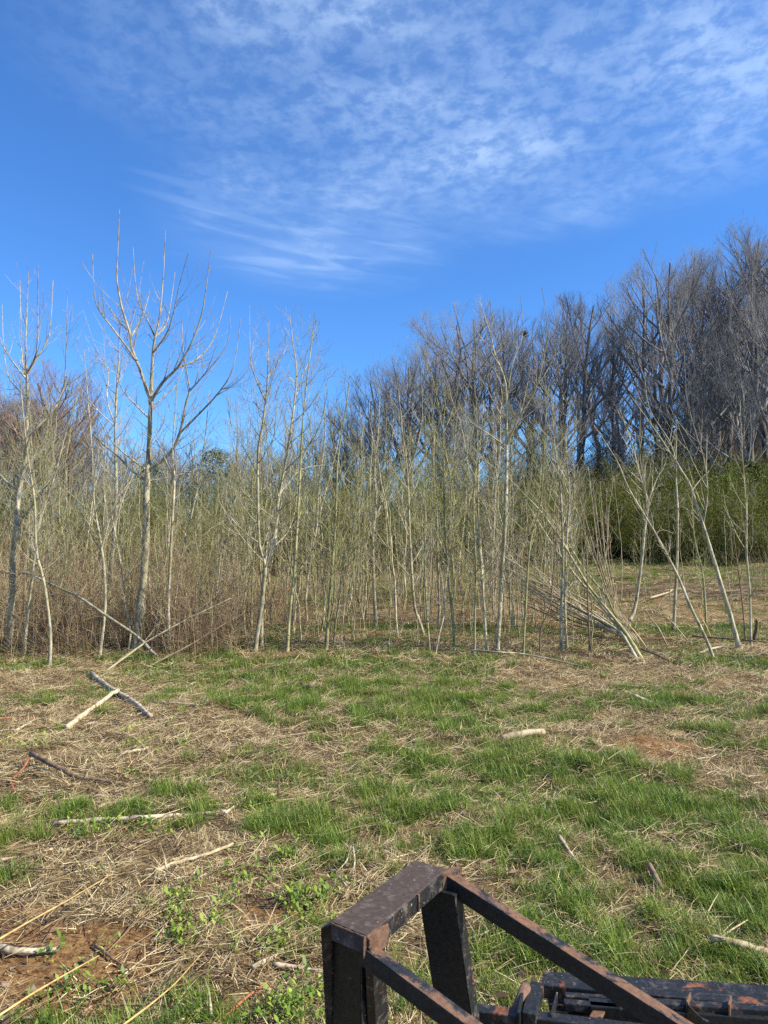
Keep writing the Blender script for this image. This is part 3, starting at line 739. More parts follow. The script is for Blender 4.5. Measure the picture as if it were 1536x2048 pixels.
hero('big pale tree at the left edge with upright broom of whips', 14.9,
     [(18, 1290, 18), (24, 1188, 16), (26, 1120, 16), (33, 1052, 15), (38, 985, 14), (51, 920, 12), (54, 860, 10), (56, 806, 9), (54, 759, 7), (51, 705, 5), (54, 620, 3), (57, 540, 1.4)],
     [(6, [(54, 759), (30, 730), (5, 690), (-15, 640)]), (6, [(57, 750), (73, 705), (75, 620), (76, 530)]), (5, [(55, 740), (90, 690), (101, 650), (106, 560)]),
      (7, [(58, 874), (108, 820), (129, 776), (169, 745), (186, 725)]), (3.2, [(129, 776), (132, 705), (134, 640), (135, 576)]), (5, [(54, 770), (45, 720), (42, 650), (40, 560)]),
      (6, [(34, 985), (0, 950), (-40, 900)]), (7, [(33, 1052), (65, 1010), (100, 960), (120, 900)]), (4, [(52, 800), (20, 760), (8, 700), (4, 610)])], num=16, k0=.3, lmul=.3, seed=2, spread=.14)
hero('slim crooked sapling with a kinked trunk in front of the left edge tree', 12.4, [(98, 1337, 9), (101, 1266, 8), (88, 1164, 8), (73, 1103, 8), (69, 1002, 7), (60, 940, 5), (52, 880, 4), (42, 780, 2)], num=16, k0=.3, lmul=.6, seed=3)
hero('pale sapling leaning over the left brambles between the two left trees', 14.0, [(48, 1300, 8), (56, 1222, 8), (64, 1160, 8), (72, 1090, 7), (84, 1030, 6), (110, 950, 5), (128, 880, 4), (150, 800, 2)], num=14, k0=.3, lmul=.6, seed=31)
hero('wavy pale sapling forking low, left of the tallest tree', 13.4, [(198, 1316, 9), (210, 1218, 8), (208, 1137, 8), (201, 1083, 7), (188, 1001, 6), (184, 900, 4), (176, 800, 3), (168, 700, 1.5)],
     [(6, [(204, 1100), (222, 1030), (250, 950), (275, 880)])], num=14, k0=.35, seed=4)
hero('upright tree with reddish upper trunk behind the tallest tree', 18.0, [(216, 1230, 12), (221, 1150, 12), (230, 1035, 11), (232, 950, 10), (230, 874, 8), (234, 772, 6), (239, 700, 4), (238, 610, 2)],
     [(6, [(226, 1070), (245, 1000), (264, 955), (290, 880)]), (5, [(232, 860), (214, 800), (216, 740), (190, 690), (166, 620)])], num=22, k0=.3, seed=5, spread=.2)
hero('straight slim sapling just right of the tallest tree', 13.7, [(338, 1310, 9), (337, 1240, 9), (338, 1171, 8), (345, 1035, 8), (349, 961, 6), (345, 900, 5), (352, 800, 3), (358, 700, 1.5)],
     [(5, [(349, 961), (322, 900), (305, 860), (296, 800)]), (4, [(349, 961), (380, 920), (420, 890)])], num=12, k0=.4, seed=6)
hero('leaning slim sapling bending right, beside the straight slim one', 14.3, [(345, 1300, 5), (350, 1210, 5), (362, 1120, 5), (382, 1035, 5), (400, 950, 4), (412, 860, 3), (418, 780, 1.5)], num=12, k0=.3, seed=61)
hero('left stem of the pale crossing pair left of centre', 13.8, [(509, 1308, 12), (520, 1230, 11), (527, 1174, 11), (530, 1129, 10), (518, 1081, 9), (516, 914, 8), (525, 850, 7), (533, 788, 5), (536, 720, 3), (538, 640, 1.4)],
     [(5, [(527, 800), (505, 740), (500, 700), (499, 610)]), (5, [(535, 760), (560, 720), (575, 690)]), (4, [(516, 940), (490, 900), (462, 850), (455, 780)])], num=22, k0=.3, seed=7, spread=.15)
hero('right stem of the pale crossing pair, forked high up', 14.4, [(522, 1290, 12), (524, 1210, 11), (531, 1137, 11), (548, 1092, 10), (556, 1007, 9), (567, 944, 8), (580, 870, 7), (589, 803, 6), (593, 740, 4), (585, 680, 3), (579, 620, 1.5)],
     [(5, [(590, 800), (605, 750), (620, 715), (628, 640)]), (6, [(548, 1092), (575, 1065), (590, 1020), (596, 960)]), (5, [(567, 944), (610, 900), (640, 850), (655, 780)]), (4, [(560, 990), (600, 940), (650, 930)])], num=20, k0=.35, seed=8, spread=.15)
hero('smooth slender tree leaning slightly right of the crossing pair', 13.9, [(574, 1308, 8), (580, 1220, 8), (589, 1137, 8), (598, 988, 7), (606, 840, 5), (619, 717, 3), (628, 645, 1.4)], num=18, k0=.3, seed=9, mats=('olive', 'olivetwig'))
hero('slender grey tree left of centre with a doubled foot', 14.0, [(652, 1295, 9), (658, 1210, 9), (665, 1129, 8), (671, 1044, 7), (676, 914, 6), (693, 810, 4), (700, 744, 1.5)], [(6, [(661, 1270), (668, 1200), (672, 1100), (680, 1000), (684, 900)])], num=20, k0=.25, seed=10, mats=('olive', 'olivetwig'))
hero('branchy sapling with a Y fork in the middle of the stand', 17.8, [(752, 1253, 10), (748, 1180, 9), (746, 1081, 8), (752, 1007, 7), (749, 940, 5), (757, 860, 3), (760, 770, 1.5)], [(6, [(750, 1050), (772, 980), (782, 920), (786, 840)]), (5, [(746, 1080), (728, 1020), (715, 980)])], num=18, k0=.3, seed=11)
hero('tree with a strongly curved foot right of the middle', 16.2, [(850, 1268, 9), (838, 1240, 9), (828, 1205, 9), (820, 1081, 8), (815, 951, 6), (804, 858, 4), (795, 760, 1.5)], [(5, [(816, 960), (832, 900), (845, 830), (842, 740)])], num=18, k0=.35, seed=12)
hero('thin straight olive sapling beside the curved-foot tree', 13.8, [(860, 1302, 5), (851, 1174, 5), (849, 1062, 4), (852, 950, 3), (850, 820, 1.5)], num=12, k0=.4, seed=13, mats=('olive', 'olivetwig'))
hero('straight olive tree with dark lower trunk right of the curved-foot tree', 14.3, [(910, 1295, 8), (905, 1230, 8), (897, 1155, 8), (890, 1050, 7), (888, 960, 6), (884, 860, 4), (866, 760, 3), (844, 690, 1.4)], num=24, k0=.3, seed=14, mats=('olive', 'olivetwig'))
hero('left one of three close slim stems right of centre', 13.7, [(949, 1305, 6), (950, 1220, 6), (952, 1137, 6), (947, 1010, 5), (955, 880, 3), (949, 760, 1.4)], num=16, k0=.3, seed=15, mats=('olive', 'olivetwig'))
hero('middle one of three close slim stems right of centre', 13.9, [(974, 1305, 8), (968, 1220, 8), (964, 1150, 8), (957, 1040, 6), (958, 920, 4), (968, 800, 1.6)], num=18, k0=.3, seed=16)
hero('tall pale branching tree right of centre reaching above its neighbours', 14.0, [(994, 1306, 11), (1000, 1220, 12), (1004, 1137, 13), (1010, 1040, 13), (1013, 940, 11), (1013, 850, 9), (1011, 767, 6), (989, 705, 5), (977, 655, 3), (954, 590, 1.5)],
     [(7, [(1013, 890), (1037, 837), (1066, 790), (1078, 759), (1090, 700), (1093, 640), (1084, 575)]), (6, [(1013, 900), (974, 866), (933, 837), (915, 800)]), (6, [(1012, 800), (1024, 730), (1043, 680), (1046, 640), (1040, 590)]),
      (5, [(1000, 735), (978, 690), (985, 640), (979, 600)]), (5, [(1012, 950), (1050, 905), (1095, 860), (1110, 830)]), (5, [(1013, 860), (985, 800), (965, 760), (915, 690)])], num=26, k0=.28, lmul=.4, seed=17, spread=.16)
hero('bent sapling with its top curving right, right of the tall pale tree', 13.4, [(1046, 1323, 6), (1052, 1200, 7), (1060, 1089, 6), (1078, 1020, 5), (1086, 950, 4), (1090, 850, 3), (1100, 760, 1.4)], num=18, k0=.3, seed=18, mats=('olive', 'olivetwig'))
hero('crooked thin dark stem with bends near its foot', 13.6, [(1080, 1312, 5), (1082, 1257, 5), (1100, 1215, 4), (1106, 1150, 4), (1112, 1080, 3), (1118, 990, 1.5)], num=9, k0=.3, seed=19, mats=('brownstem', 'brownstem'))
hero('left one of the twin upright trees before the felled bundle', 13.9, [(1122, 1306, 9), (1122, 1220, 9), (1126, 1124, 8), (1121, 985, 6), (1108, 880, 4), (1102, 790, 1.6)], num=24, k0=.25, seed=20)
hero('right one of the twin upright trees before the felled bundle', 14.2, [(1134, 1294, 7), (1130, 1200, 7), (1133, 1089, 7), (1139, 985, 5), (1132, 890, 3), (1140, 800, 1.5)], num=20, k0=.3, seed=21)
hero('short thin sapling poking up through the felled bundle', 13.7, [(1180, 1308, 6), (1176, 1211, 5), (1172, 1100, 4), (1160, 1000, 2)], num=12, k0=.3, seed=22, mats=('brownstem', 'olivetwig'))
hero('Y-forked tree growing from the foot of the felled bundle', 17.0, [(1260, 1262, 10), (1258, 1245, 12), (1270, 1215, 10), (1283, 1124, 9), (1290, 1050, 9), (1295, 1006, 8), (1280, 950, 5), (1264, 890, 4), (1240, 820, 1.8)],
     [(6, [(1295, 1006), (1314, 957), (1331, 925), (1345, 850)]), (5, [(1294, 1010), (1282, 930), (1279, 880), (1282, 800)]), (4, [(1291, 1040), (1330, 1025), (1356, 1005)])], num=14, k0=.5, seed=23, spread=.15)
hero('straight solitary pale sapling between the two leaning trees', 17.1, [(1347, 1262, 10), (1350, 1200, 9), (1354, 1124, 8), (1355, 1020, 7), (1352, 960, 6), (1352, 936, 5), (1352, 840, 2)],
     [(4, [(1354, 1020), (1380, 990), (1400, 975)]), (4, [(1354, 1060), (1325, 1060), (1300, 1075)]), (5, [(1352, 936), (1370, 915), (1385, 890)]), (4, [(1352, 940), (1330, 905), (1310, 850)])], num=10, k0=.4, seed=24, lmul=.35)
hero('long thin tree leaning far left across the right clearing', 13.2, [(1430, 1318, 9), (1412, 1278, 9), (1380, 1211, 9), (1352, 1145, 8), (1307, 1061, 7), (1258, 978, 5), (1234, 922, 4), (1188, 850, 2)],
     [(3, [(1307, 1062), (1303, 1030), (1280, 950), (1250, 900)]), (3, [(1310, 1065), (1280, 1030), (1262, 1000)])], num=10, k0=.4, seed=25, lmul=.3, dy=.5)
hero('stout dark-lined tree leaning left at the right side of the clearing', 14.1, [(1480, 1297, 13), (1458, 1222, 13), (1442, 1170, 12), (1429, 1124, 11), (1406, 1050, 10), (1390, 1000, 8), (1377, 964, 7), (1352, 925, 6), (1317, 870, 4), (1260, 790, 2)],
     [(6, [(1408, 1054), (1415, 985), (1408, 920), (1396, 880), (1375, 800), (1368, 700)]), (4, [(1404, 1050), (1378, 1022), (1358, 1010)]), (5, [(1368, 945), (1340, 905), (1300, 880), (1262, 868)]), (4, [(1384, 985), (1400, 960), (1420, 940)]), (5, [(1350, 920), (1338, 880), (1300, 820), (1290, 760)])], num=12, k0=.4, seed=26, lmul=.3, dy=.4)
hero('thin wavy sapling at the far right of the clearing', 14.7, [(1501, 1287, 7), (1500, 1194, 6), (1493, 1107, 6), (1493, 1030, 5), (1485, 915, 3), (1480, 800, 1.5)], [(4, [(1500, 1200), (1520, 1160), (1540, 1110)]), (3, [(1493, 1040), (1470, 1005), (1450, 990)])], num=10, k0=.4, seed=27)
hero('thin sapling bending left behind the stout leaning tree', 16.6, [(1413, 1266, 6), (1410, 1200, 6), (1404, 1140, 5), (1388, 1072, 4), (1384, 990, 2)], num=10, k0=.3, seed=28, mats=('olive', 'olivetwig'))
hero('very thin reddish stem left of the far right sapling', 15.0, [(1492, 1285, 4), (1484, 1200, 4), (1474, 1120, 3), (1466, 1060, 1.5)], num=7, k0=.4, seed=29, mats=('brownstem', 'brownstem'))

rng = np.random.default_rng(77)
# ------------------------------------------------------------------ poles and stems lying or leaning
def stick(name, label, cat, pts3, w, mat, group=None, sides=7, taper=.5, wob=.0, twigs=0, parent=None):
    P = np.array(pts3, float); base = P.mean(0) if twigs == 0 else P[0]
    m = 5; out = []
    for j in range(len(P) - 1):
        for s in range(m): out.append(P[j] * (1 - s / m) + P[j + 1] * s / m)
    out.append(P[-1]); out = np.array(out); k = np.linspace(0, 1, len(out))
    # soften the corners
    sm = out.copy(); sm[1:-1] = (out[:-2] + out[1:-1] * 2 + out[2:]) / 4; out = sm
    out[1:-1] += rng.normal(0, w * wob, (len(out) - 2, 3))
    rad = w / 2 * (1 - k * taper) * (1 + rng.normal(0, .06, len(out)))
    t = Tubes(); t.add(out, rad, sides, cap=True)
    me = t.mesh(name, mat, base)
    o = tag(part(name, me), label, cat, group); o.location = base
    if twigs:
        tw = Tubes()
        for _ in range(twigs):
            kk = rng.uniform(.3, .97); q, r, t_ = lerp_poly(out, rad, kk); a = rng.random() * 6.28
            sd = unit(np.cross(t_, [math.cos(a), math.sin(a), .2])); whip(tw, q, unit(t_ + sd * rng.uniform(.25, .6)), rng.uniform(.25, .9), max(r * .5, .002), .15, 1)
        part('side_twigs', tw.mesh('side_twigs', mat, base), o)
    return o
def ground_stick(name, label, cat, pl, w, mat, lift=0.0, **k):
    pts = []; 
    for j, q in enumerate(pl):
        lf = (q[2] if len(q) > 2 else lift); g = gp(q[0], q[1])
        wm = w / FPX * g[1]; pts.append(gp(q[0], q[1], lf + wm * .42 + .014))
    wm = w / FPX * np.mean([p[1] for p in pts])
    return stick(name, label, cat, pts, wm, mat, **k)

gs = ground_stick
gs('log', 'mottled grey log lying slantwise in grass at the left, longest thick one', 'log', [(182, 1347), (215, 1372), (260, 1398), (302, 1432)], 11, M['grey_log'], lift=.03, wob=.06, taper=.3)
gs('split_log', 'pale splintered log resting against the mottled grey log', 'log', [(236, 1380, .08), (205, 1402, .04), (165, 1430), (135, 1455)], 8, M['split'], wob=.1, taper=-.5)
gs('fallen_branch', 'bent dark brown branch lying on straw at the left', 'branch', [(62, 1507, .10), (110, 1530, .05), (150, 1553), (195, 1560), (240, 1565)], 11, M['brown'], wob=.08)
gs('fallen_branch', 'thinner brown branch tucked under the bent dark branch', 'branch', [(66, 1522), (105, 1528), (160, 1536)], 6, M['brown'], wob=.08)
gs('twig', 'curved rust-coloured twig hooking down from the bent dark branch', 'twig', [(62, 1508, .10), (48, 1535, .05), (22, 1560)], 5, M['red'])
gs('twig', 'short rust-coloured twig curling beside the left edge of the clearing', 'twig', [(20, 1562), (30, 1585), (60, 1607)], 5, M['red'])
gs('log', 'long weathered grey-brown log lying nearly level at the left', 'log', [(108, 1647), (200, 1640), (290, 1634), (390, 1630), (452, 1622)], 10, M['grey_log'], wob=.1, taper=.3)
gs('stick', 'whitish stick with a dark end on the straw at left', 'stick', [(240, 1508), (268, 1502), (297, 1497)], 9, M['split'], taper=.4)
gs('stick', 'long pale yellowish stick lying right of the weedy patch lower left', 'stick', [(310, 1742), (360, 1722), (420, 1707), (466, 1687)], 8, M['tan'], wob=.08, taper=.3)
gs('twig', 'orange-red straight twig beside the long weathered log', 'twig', [(122, 1662), (175, 1634), (226, 1608)], 4.5, M['red'])
gs('wood_chip', 'small whitish peeled wood piece beside the orange-red twig', 'wood piece', [(188, 1619), (218, 1604)], 7, M['split'], taper=.6)
gs('log', 'short pale tan log with dark cut end in grass right of centre', 'log', [(1003, 1479), (1040, 1468), (1088, 1463)], 16, M['tan'], wob=.06, taper=.15)
gs('stick', 'dark grey stick on the straw right of the short tan log', 'stick', [(1268, 1391, .06), (1292, 1401), (1320, 1414)], 8, M['grey_log'], taper=.3)
gs('stick', 'grey stick pointing toward the camera in the right-hand grass', 'stick', [(1118, 1672, .04), (1136, 1700), (1156, 1728)], 9, M['grey_log'], taper=.3)
gs('branch', 'tan broken branch with a side prong at the lower right edge', 'branch', [(1422, 1876, .05), (1470, 1885, .03), (1540, 1908)], 13, M['tan'], wob=.08, taper=-.2)
gs('twig', 'thin prong rising from the tan broken branch at lower right', 'twig', [(1440, 1876, .05), (1465, 1858, .05), (1495, 1840, .04)], 5, M['tan'])
gs('pole', 'long thin pale pole lying before the trees right of centre', 'pole', [(940, 1300, .10), (1000, 1305, .10), (1040, 1307, .08), (1100, 1318, .04), (1175, 1336)], 4.2, M['twig'], taper=.2)
gs('pole', 'thin dry stalk lying level right of the mottled log, upper', 'stalk', [(258, 1388), (350, 1389), (430, 1393), (525, 1391)], 4.5, M['tan'])
gs('pole', 'grey-brown stalk lying level right of the mottled log, lower', 'stalk', [(295, 1404), (345, 1406), (395, 1409)], 6, M['grey_log'])
gs('stick', 'pale stick on the straw left of the dark grey stick', 'stick', [(1150, 1408), (1185, 1410), (1218, 1416)], 5.5, M['tan'])
gs('stick', 'pale stick lying just behind the dark grey stick, left', 'stick', [(1218, 1369), (1250, 1371), (1288, 1374)], 5.5, M['tan'])
gs('stick', 'pale stick lying just behind the dark grey stick, right', 'stick', [(1308, 1374), (1340, 1372), (1372, 1373)], 6, M['tan'])
gs('stub', 'short brown broken stub tilted in the right-hand grass', 'stub', [(1298, 1728, .06), (1310, 1752, .03), (1322, 1778)], 10, M['brown'], taper=-.3)
gs('stump', 'tiny dark broken stump in the bright grass near the trees', 'stump', [(608, 1378), (622, 1372, .05), (630, 1362, .11)], 13, M['brown'], taper=.55)
gs('stick', 'dark twig standing out of grass near the middle', 'twig', [(815, 1480), (828, 1484), (834, 1487)], 8, M['brown'])
gs('stalk', 'long golden stalk crossing the lower left corner, uppermost', 'dry stalk', [(-20, 1889, .28), (60, 1842, .26), (130, 1804, .22), (226, 1747, .15)], 4, M['gold'], taper=.5)
gs('stalk', 'golden stalk crossing the bare soil at lower left, middle one', 'dry stalk', [(-20, 2043, .30), (60, 1990, .28), (120, 1955, .22), (198, 1911, .16)], 4.5, M['gold'], taper=.5)
gs('stalk', 'golden stalk rising from the bottom edge left of the steel frame', 'dry stalk', [(238, 2056, .32), (300, 2010, .28), (350, 1968, .22), (408, 1902, .14)], 4.5, M['gold'], taper=.6)
gs('board', 'weathered grey flat branch at the left edge on bare soil', 'branch', [(-20, 1896), (50, 1903), (118, 1898)], 16, M['grey_log'], wob=.1, taper=.5)
gs('root', 'dark curved root on the bare orange soil', 'root', [(190, 1888), (215, 1908), (238, 1926), (258, 1938)], 6, M['brown'], wob=.1)
gs('twig', 'forked grey twig standing in straw above the steel frame, left prong', 'twig', [(702, 1690, .02), (694, 1722, .05), (672, 1745, .03)], 4, M['grey_log'])
gs('twig', 'forked grey twig standing in straw above the steel frame, right prong', 'twig', [(676, 1752, .02), (690, 1768, .02), (700, 1785)], 5, M['grey_log'])
gs('twig', 'thin grey twig beside the forked twig above the steel frame', 'twig', [(706, 1695, .06), (710, 1722, .03), (706, 1748)], 4, M['grey_log'])
gs('stick', 'reddish-brown stick at the bottom edge left of the steel frame', 'stick', [(425, 2056), (480, 2005, .02), (536, 1962, .03)], 7, M['red'], wob=.04)
gs('stick', 'short tan stick standing near the bottom edge beside the reddish stick', 'stick', [(424, 2050), (421, 2015, .02), (417, 1975, .03)], 8, M['tan'])
gs('stick', 'grey peeled stick lying against the left foot of the steel frame', 'stick', [(545, 1928), (590, 1934), (650, 1945)], 10, M['grey_log'], wob=.08)
gs('stick', 'pale shredded stick pointing at the steel frame from the left', 'stick', [(505, 1935), (560, 1905), (615, 1875)], 9, M['split'], wob=.12)
gs('stick', 'pale peeled stick at the bottom edge in the straw heap', 'stick', [(335, 2056), (370, 2035), (405, 2015)], 9, M['split'], wob=.1)
gs('stick', 'pale stick seen between the two uprights of the steel frame', 'stick', [(750, 1862, .0), (775, 1848, .0), (815, 1832, .0)], 9, M['grey_log'])
gs('stick', 'pale crossed stalk right of the far steel upright', 'stick', [(932, 1880), (965, 1868), (990, 1855)], 5, M['split'])
gs('stick', 'second pale crossed stalk right of the far steel upright', 'stick', [(936, 1845), (950, 1868), (968, 1890)], 4, M['tan'])
gs('pole', 'pale pole lying level under the saplings in the middle', 'pole', [(700, 1222, .1), (760, 1232, .08), (830, 1244, .05)], 4.5, M['pale'])
gs('pole', 'pale hooked pole lying at the foot of the stout leaning tree', 'pole', [(1395, 1308), (1420, 1298, .05), (1440, 1294, .06), (1465, 1296, .05), (1484, 1290, .1)], 5, M['pale'])
gs('pole', 'curved pale pole reaching in from the right edge', 'pole', [(1430, 1308), (1470, 1314), (1510, 1312, .05), (1545, 1298, .12)], 5, M['tan'])
gs('pole', 'pale stick cut off by the right edge below the trees', 'stick', [(1500, 1352), (1545, 1338)], 7, M['split'])
gs('branch', 'dark thin branch lying right of the foot of the felled bundle', 'branch', [(1282, 1298, .1), (1310, 1308, .06), (1345, 1325), (1392, 1338)], 5, M['brown'], twigs=4)
gs('pole', 'dark fallen pole lying level behind the leaning trees at the right', 'pole', [(1385, 1272, .12), (1440, 1276, .1), (1545, 1285, .06)], 5, M['brown'])
gs('stump', 'dark upright broken stub behind the far right sapling', 'stump', [(1508, 1280), (1512, 1262, .18), (1514, 1240, .45)], 9, M['brown'])
gs('stick', 'thin pale stalk in the straw left of the bright grass', 'stalk', [(470, 1481), (540, 1475), (640, 1462)], 4, M['tan'])
gs('stick', 'dark long twig lying across straw in the left half', 'twig', [(330, 1517), (420, 1513), (520, 1510)], 5, M['brown'])
gs('stick', 'thin curved pale twig in front of the thicket left of centre', 'twig', [(553, 1342), (575, 1335), (625, 1333)], 4, M['tan'])
gs('stick', 'brown stick lying above the long weathered log', 'stick', [(232, 1600), (270, 1606), (310, 1612), (330, 1620)], 6, M['brown'])
gs('stick', 'greyish twig slanting right of the long weathered log', 'twig', [(450, 1626, .02), (468, 1612, .05)], 5, M['grey_log'])
gs('stick', 'pale straw stem near the left edge above the weathered grey branch', 'stalk', [(0, 1720), (50, 1712), (105, 1698)], 6, M['tan'])
gs('stick', 'pale stick below the splintered log at the left edge', 'stick', [(30, 1462), (60, 1445), (68, 1440)], 6, M['split'])
gs('stick', 'reddish stalk lying level at the left edge by the splintered log', 'stalk', [(-10, 1437), (40, 1436), (80, 1438)], 5, M['red'])
gs('stick', 'thin stalk standing upright in straw in the middle', 'stalk', [(557, 1588), (558, 1565, .03), (557, 1548, .09)], 4, M['brown'])
gs('stick', 'thin tan branch lying on leaf litter in the right background', 'branch', [(1300, 1196, .05), (1340, 1184, .08), (1345, 1178, .08)], 4, M['tan'])

def lean_pole(label, a, b3, mid, w, mat, name='leaning_pole', group=None, twigs=6, cat='pole', taper=.75):
    """a pole from a foot on the ground (px,py) through points given as (px,py,distance)"""
    g = gp(*a); pts = [g + np.array([0, 0, -.02])] + [at(*q) for q in mid] + [at(*b3)]
    return stick(name, label, cat, pts, w / FPX * g[1], mat, group, 6, taper, .02, twigs)
lean_pole('long pale bowed pole leaning down to the right in front of the brambles', (321, 1318), (-14, 1140, 14.6), [(271, 1269, 13.1), (203, 1225, 13.3), (159, 1194, 13.5), (115, 1174, 13.8), (54, 1145, 14.2), (30, 1149, 14.4)], 6.5, M['twig'], twigs=3, taper=.6)
lean_pole('thin pale stem slanting up to the right over the mottled log', (205, 1345), (462, 1196, 13.6), [(290, 1285, 12.8), (370, 1240, 13.2)], 5, M['pale'], twigs=5)
lean_pole('second thin stem slanting low to the right in front of the brambles', (270, 1345), (560, 1195, 14.2), [(380, 1290, 13.1), (470, 1235, 13.7)], 4, M['brownstem'], twigs=6)
lean_pole('thin low stem slanting from the mottled log toward the left grass', (212, 1352), (345, 1255, 12.9), [(245, 1312, 12.6)], 5, M['brownstem'], twigs=3)
lean_pole('thin pale stem lying low toward the left edge', (190, 1350), (-10, 1392, 11.0), [(100, 1362, 11.7)], 5, M['tan'], twigs=2)
# the bundle of felled saplings
BT = [((1287, 1324), [(1251, 1264), (1174, 1170), (1120, 1075), (1075, 1015)], (1010, 950), 8, 'olive'),
      ((1276, 1322), [(1244, 1266), (1200, 1208), (1150, 1150), (1105, 1090)], (1050, 1000), 7.5, 'pale'),
      ((1258, 1262), [(1209, 1187), (1167, 1138), (1120, 1060)], (1060, 985), 6, 'olive'),
      ((1272, 1300), [(1230, 1255), (1133, 1204), (1070, 1152)], (985, 1098), 6, 'pale')]
for j in range(15):
    k = j / 14; e = (1000 - 60 * rng.random() + 60 * k * rng.random(), 1085 + 80 * k + rng.normal(0, 10))
    sx = 1225 + 60 * rng.random(); mx = (sx + e[0]) / 2 + rng.normal(0, 8); my = (1275 + e[1]) / 2 + 8 + rng.normal(0, 6)
    BT.append(((sx, 1262 + (sx - 1225) * .55), [(mx + 50, my + 26), (mx - 20, my - 12)], e, 4 + 1.6 * rng.random(), ('brownstem', 'pale', 'tan')[j % 3]))
for j in range(6):
    e = (1120 + 20 * j + rng.normal(0, 15), 900 + 20 * rng.random() + 12 * j)
    BT.append(((1262 + 4 * j, 1290), [(1225 + 2 * j, 1220), (1185 + 6 * j, 1110)], e, 4.5, 'brownstem' if j % 2 else 'olive'))
for j, (a, mid, e, w, mt) in enumerate(BT):
    y0 = gp(*a)[1]; m = len(mid)
    mids = [(q[0], q[1], y0 + .25 + 1.6 * (i_ + 1) / (m + 1)) for i_, q in enumerate(mid)]
    lab = ('thick pale felled stem leading the slanting bundle, front one', 'thick pale felled stem leading the slanting bundle, second one', 'olive felled stem crossing high over the bundle', 'pale felled stem lying lowest of the thick ones in the bundle')[j] if j < 4 else 'thin felled stem in the slanting bundle right of centre'
    g = gp(*a)
    fs = stick('felled_sapling', lab, 'felled sapling', [g + np.array([0, 0, .0 if j < 2 else .05])] + [at(*q) for q in mids] + [at(e[0], e[1], y0 + 2.1)], w / FPX * y0, M[mt], None, 6, .7, .02, 7)
    if j >= 4: grouped(fs, 'thin felled stem of the slanting bundle', 'thin stems of the felled bundle')
for j in range(7):
    a = (1290 + 22 * j + rng.normal(0, 5), 1298 - 3 * j); e = (1150 + 40 * j + rng.normal(0, 30), 1215 + rng.normal(0, 12))
    e = (a[0] + 60 + 60 * rng.random(), a[1] + 8) if j % 2 else (a[0] - 20 - 60 * rng.random(), a[1] - 50 - 30 * rng.random())
    q_ = lean_pole('x', a, (e[0], e[1], gp(*a)[1] + .3), [((a[0] + e[0]) / 2, (a[1] + e[1]) / 2 - 6, gp(*a)[1] + .1)], 3.5, M['gold'] if j % 3 == 0 else M['tan'], 'brush_stem', None, 3, 'brush'); grouped(q_, 'thin yellowish brush stem by the felled bundle', 'yellowish brush stems by the bundle')

# ------------------------------------------------------------------ olive shrubs beyond the clearing
def shrub(seed, W_=3.0, H_=4.6, stems=150, buds=2600):
    r_ = np.random.default_rng(seed); T = Tubes(); V = []; Fq = []; TT = []
    tops = []
    for _ in range(stems):
        a = r_.random() * 6.28; rr = W_ * .28 * math.sqrt(r_.random()); p = np.array([rr * math.cos(a), rr * math.sin(a) * .8, -.05])
        out = W_ * .5 * math.sqrt(r_.random()); h = H_ * (1 - .38 * (out / (W_ * .5)) ** 2) * r_.uniform(.6, 1.03)
        a2 = a + r_.normal(0, .7); e = np.array([p[0] + out * math.cos(a2), p[1] + out * math.sin(a2), h]); mid = p * .45 + e * .55 + np.array([0, 0, h * .12]) + r_.normal(0, .05, 3)
        q1 = p * .75 + e * .25 + np.array([0, 0, h * .08])
        T.add([p, q1, mid, e], [.012, .010, .007, .003], 3, r_.random()); tops.append((p, q1, mid, e))
        for _j in range(9):
            k = r_.uniform(.25, 1); s_ = (q1 * (1 - k) + mid * k) if r_.random() < .4 else (mid * (1 - k) + e * k)
            d = r_.normal(0, 1, 3); d[2] = abs(d[2]) + .8; d = unit(d); T.add([s_, s_ + d * r_.uniform(.15, .5)], [.004, .002], 3, r_.random())
    st = T.mesh('shrub_stems', M['shrubstem'])
    for _ in range(buds):
        p, q1, mid, e = tops[r_.integers(0, stems)]; k = r_.random() ** .7; s_ = (q1 * (1 - k) + mid * k) if r_.random() < .35 else (mid * (1 - k) + e * k)
        c = s_ + r_.normal(0, .14, 3); w = r_.uniform(.022, .05); d = unit(r_.normal(0, 1, 3) + np.array([0, 0, .8])); sd = unit(np.cross(d, r_.normal(0, 1, 3))); b0 = len(V)
        V += [c - sd * w * .5, c + d * w, c + sd * w * .5 + d * w * 2, c - d * w * .2]; Fq.append([b0, b0 + 1, b0 + 2, b0 + 3]); TT += [r_.random()] * 4
    return st, rawmesh('shrub_leaves', V, Fq, M['budleaf'], TT)
SH = [shrub(300 + j, 3.6, 4.4, 190, 7000) for j in range(5)]
SZ = [(260, 'at the far left'), (560, 'behind the crossing trees'), (860, 'in the middle'), (1130, 'behind the tall pale tree'), (1330, 'right of the felled bundle'), (2000, 'at the far right')]
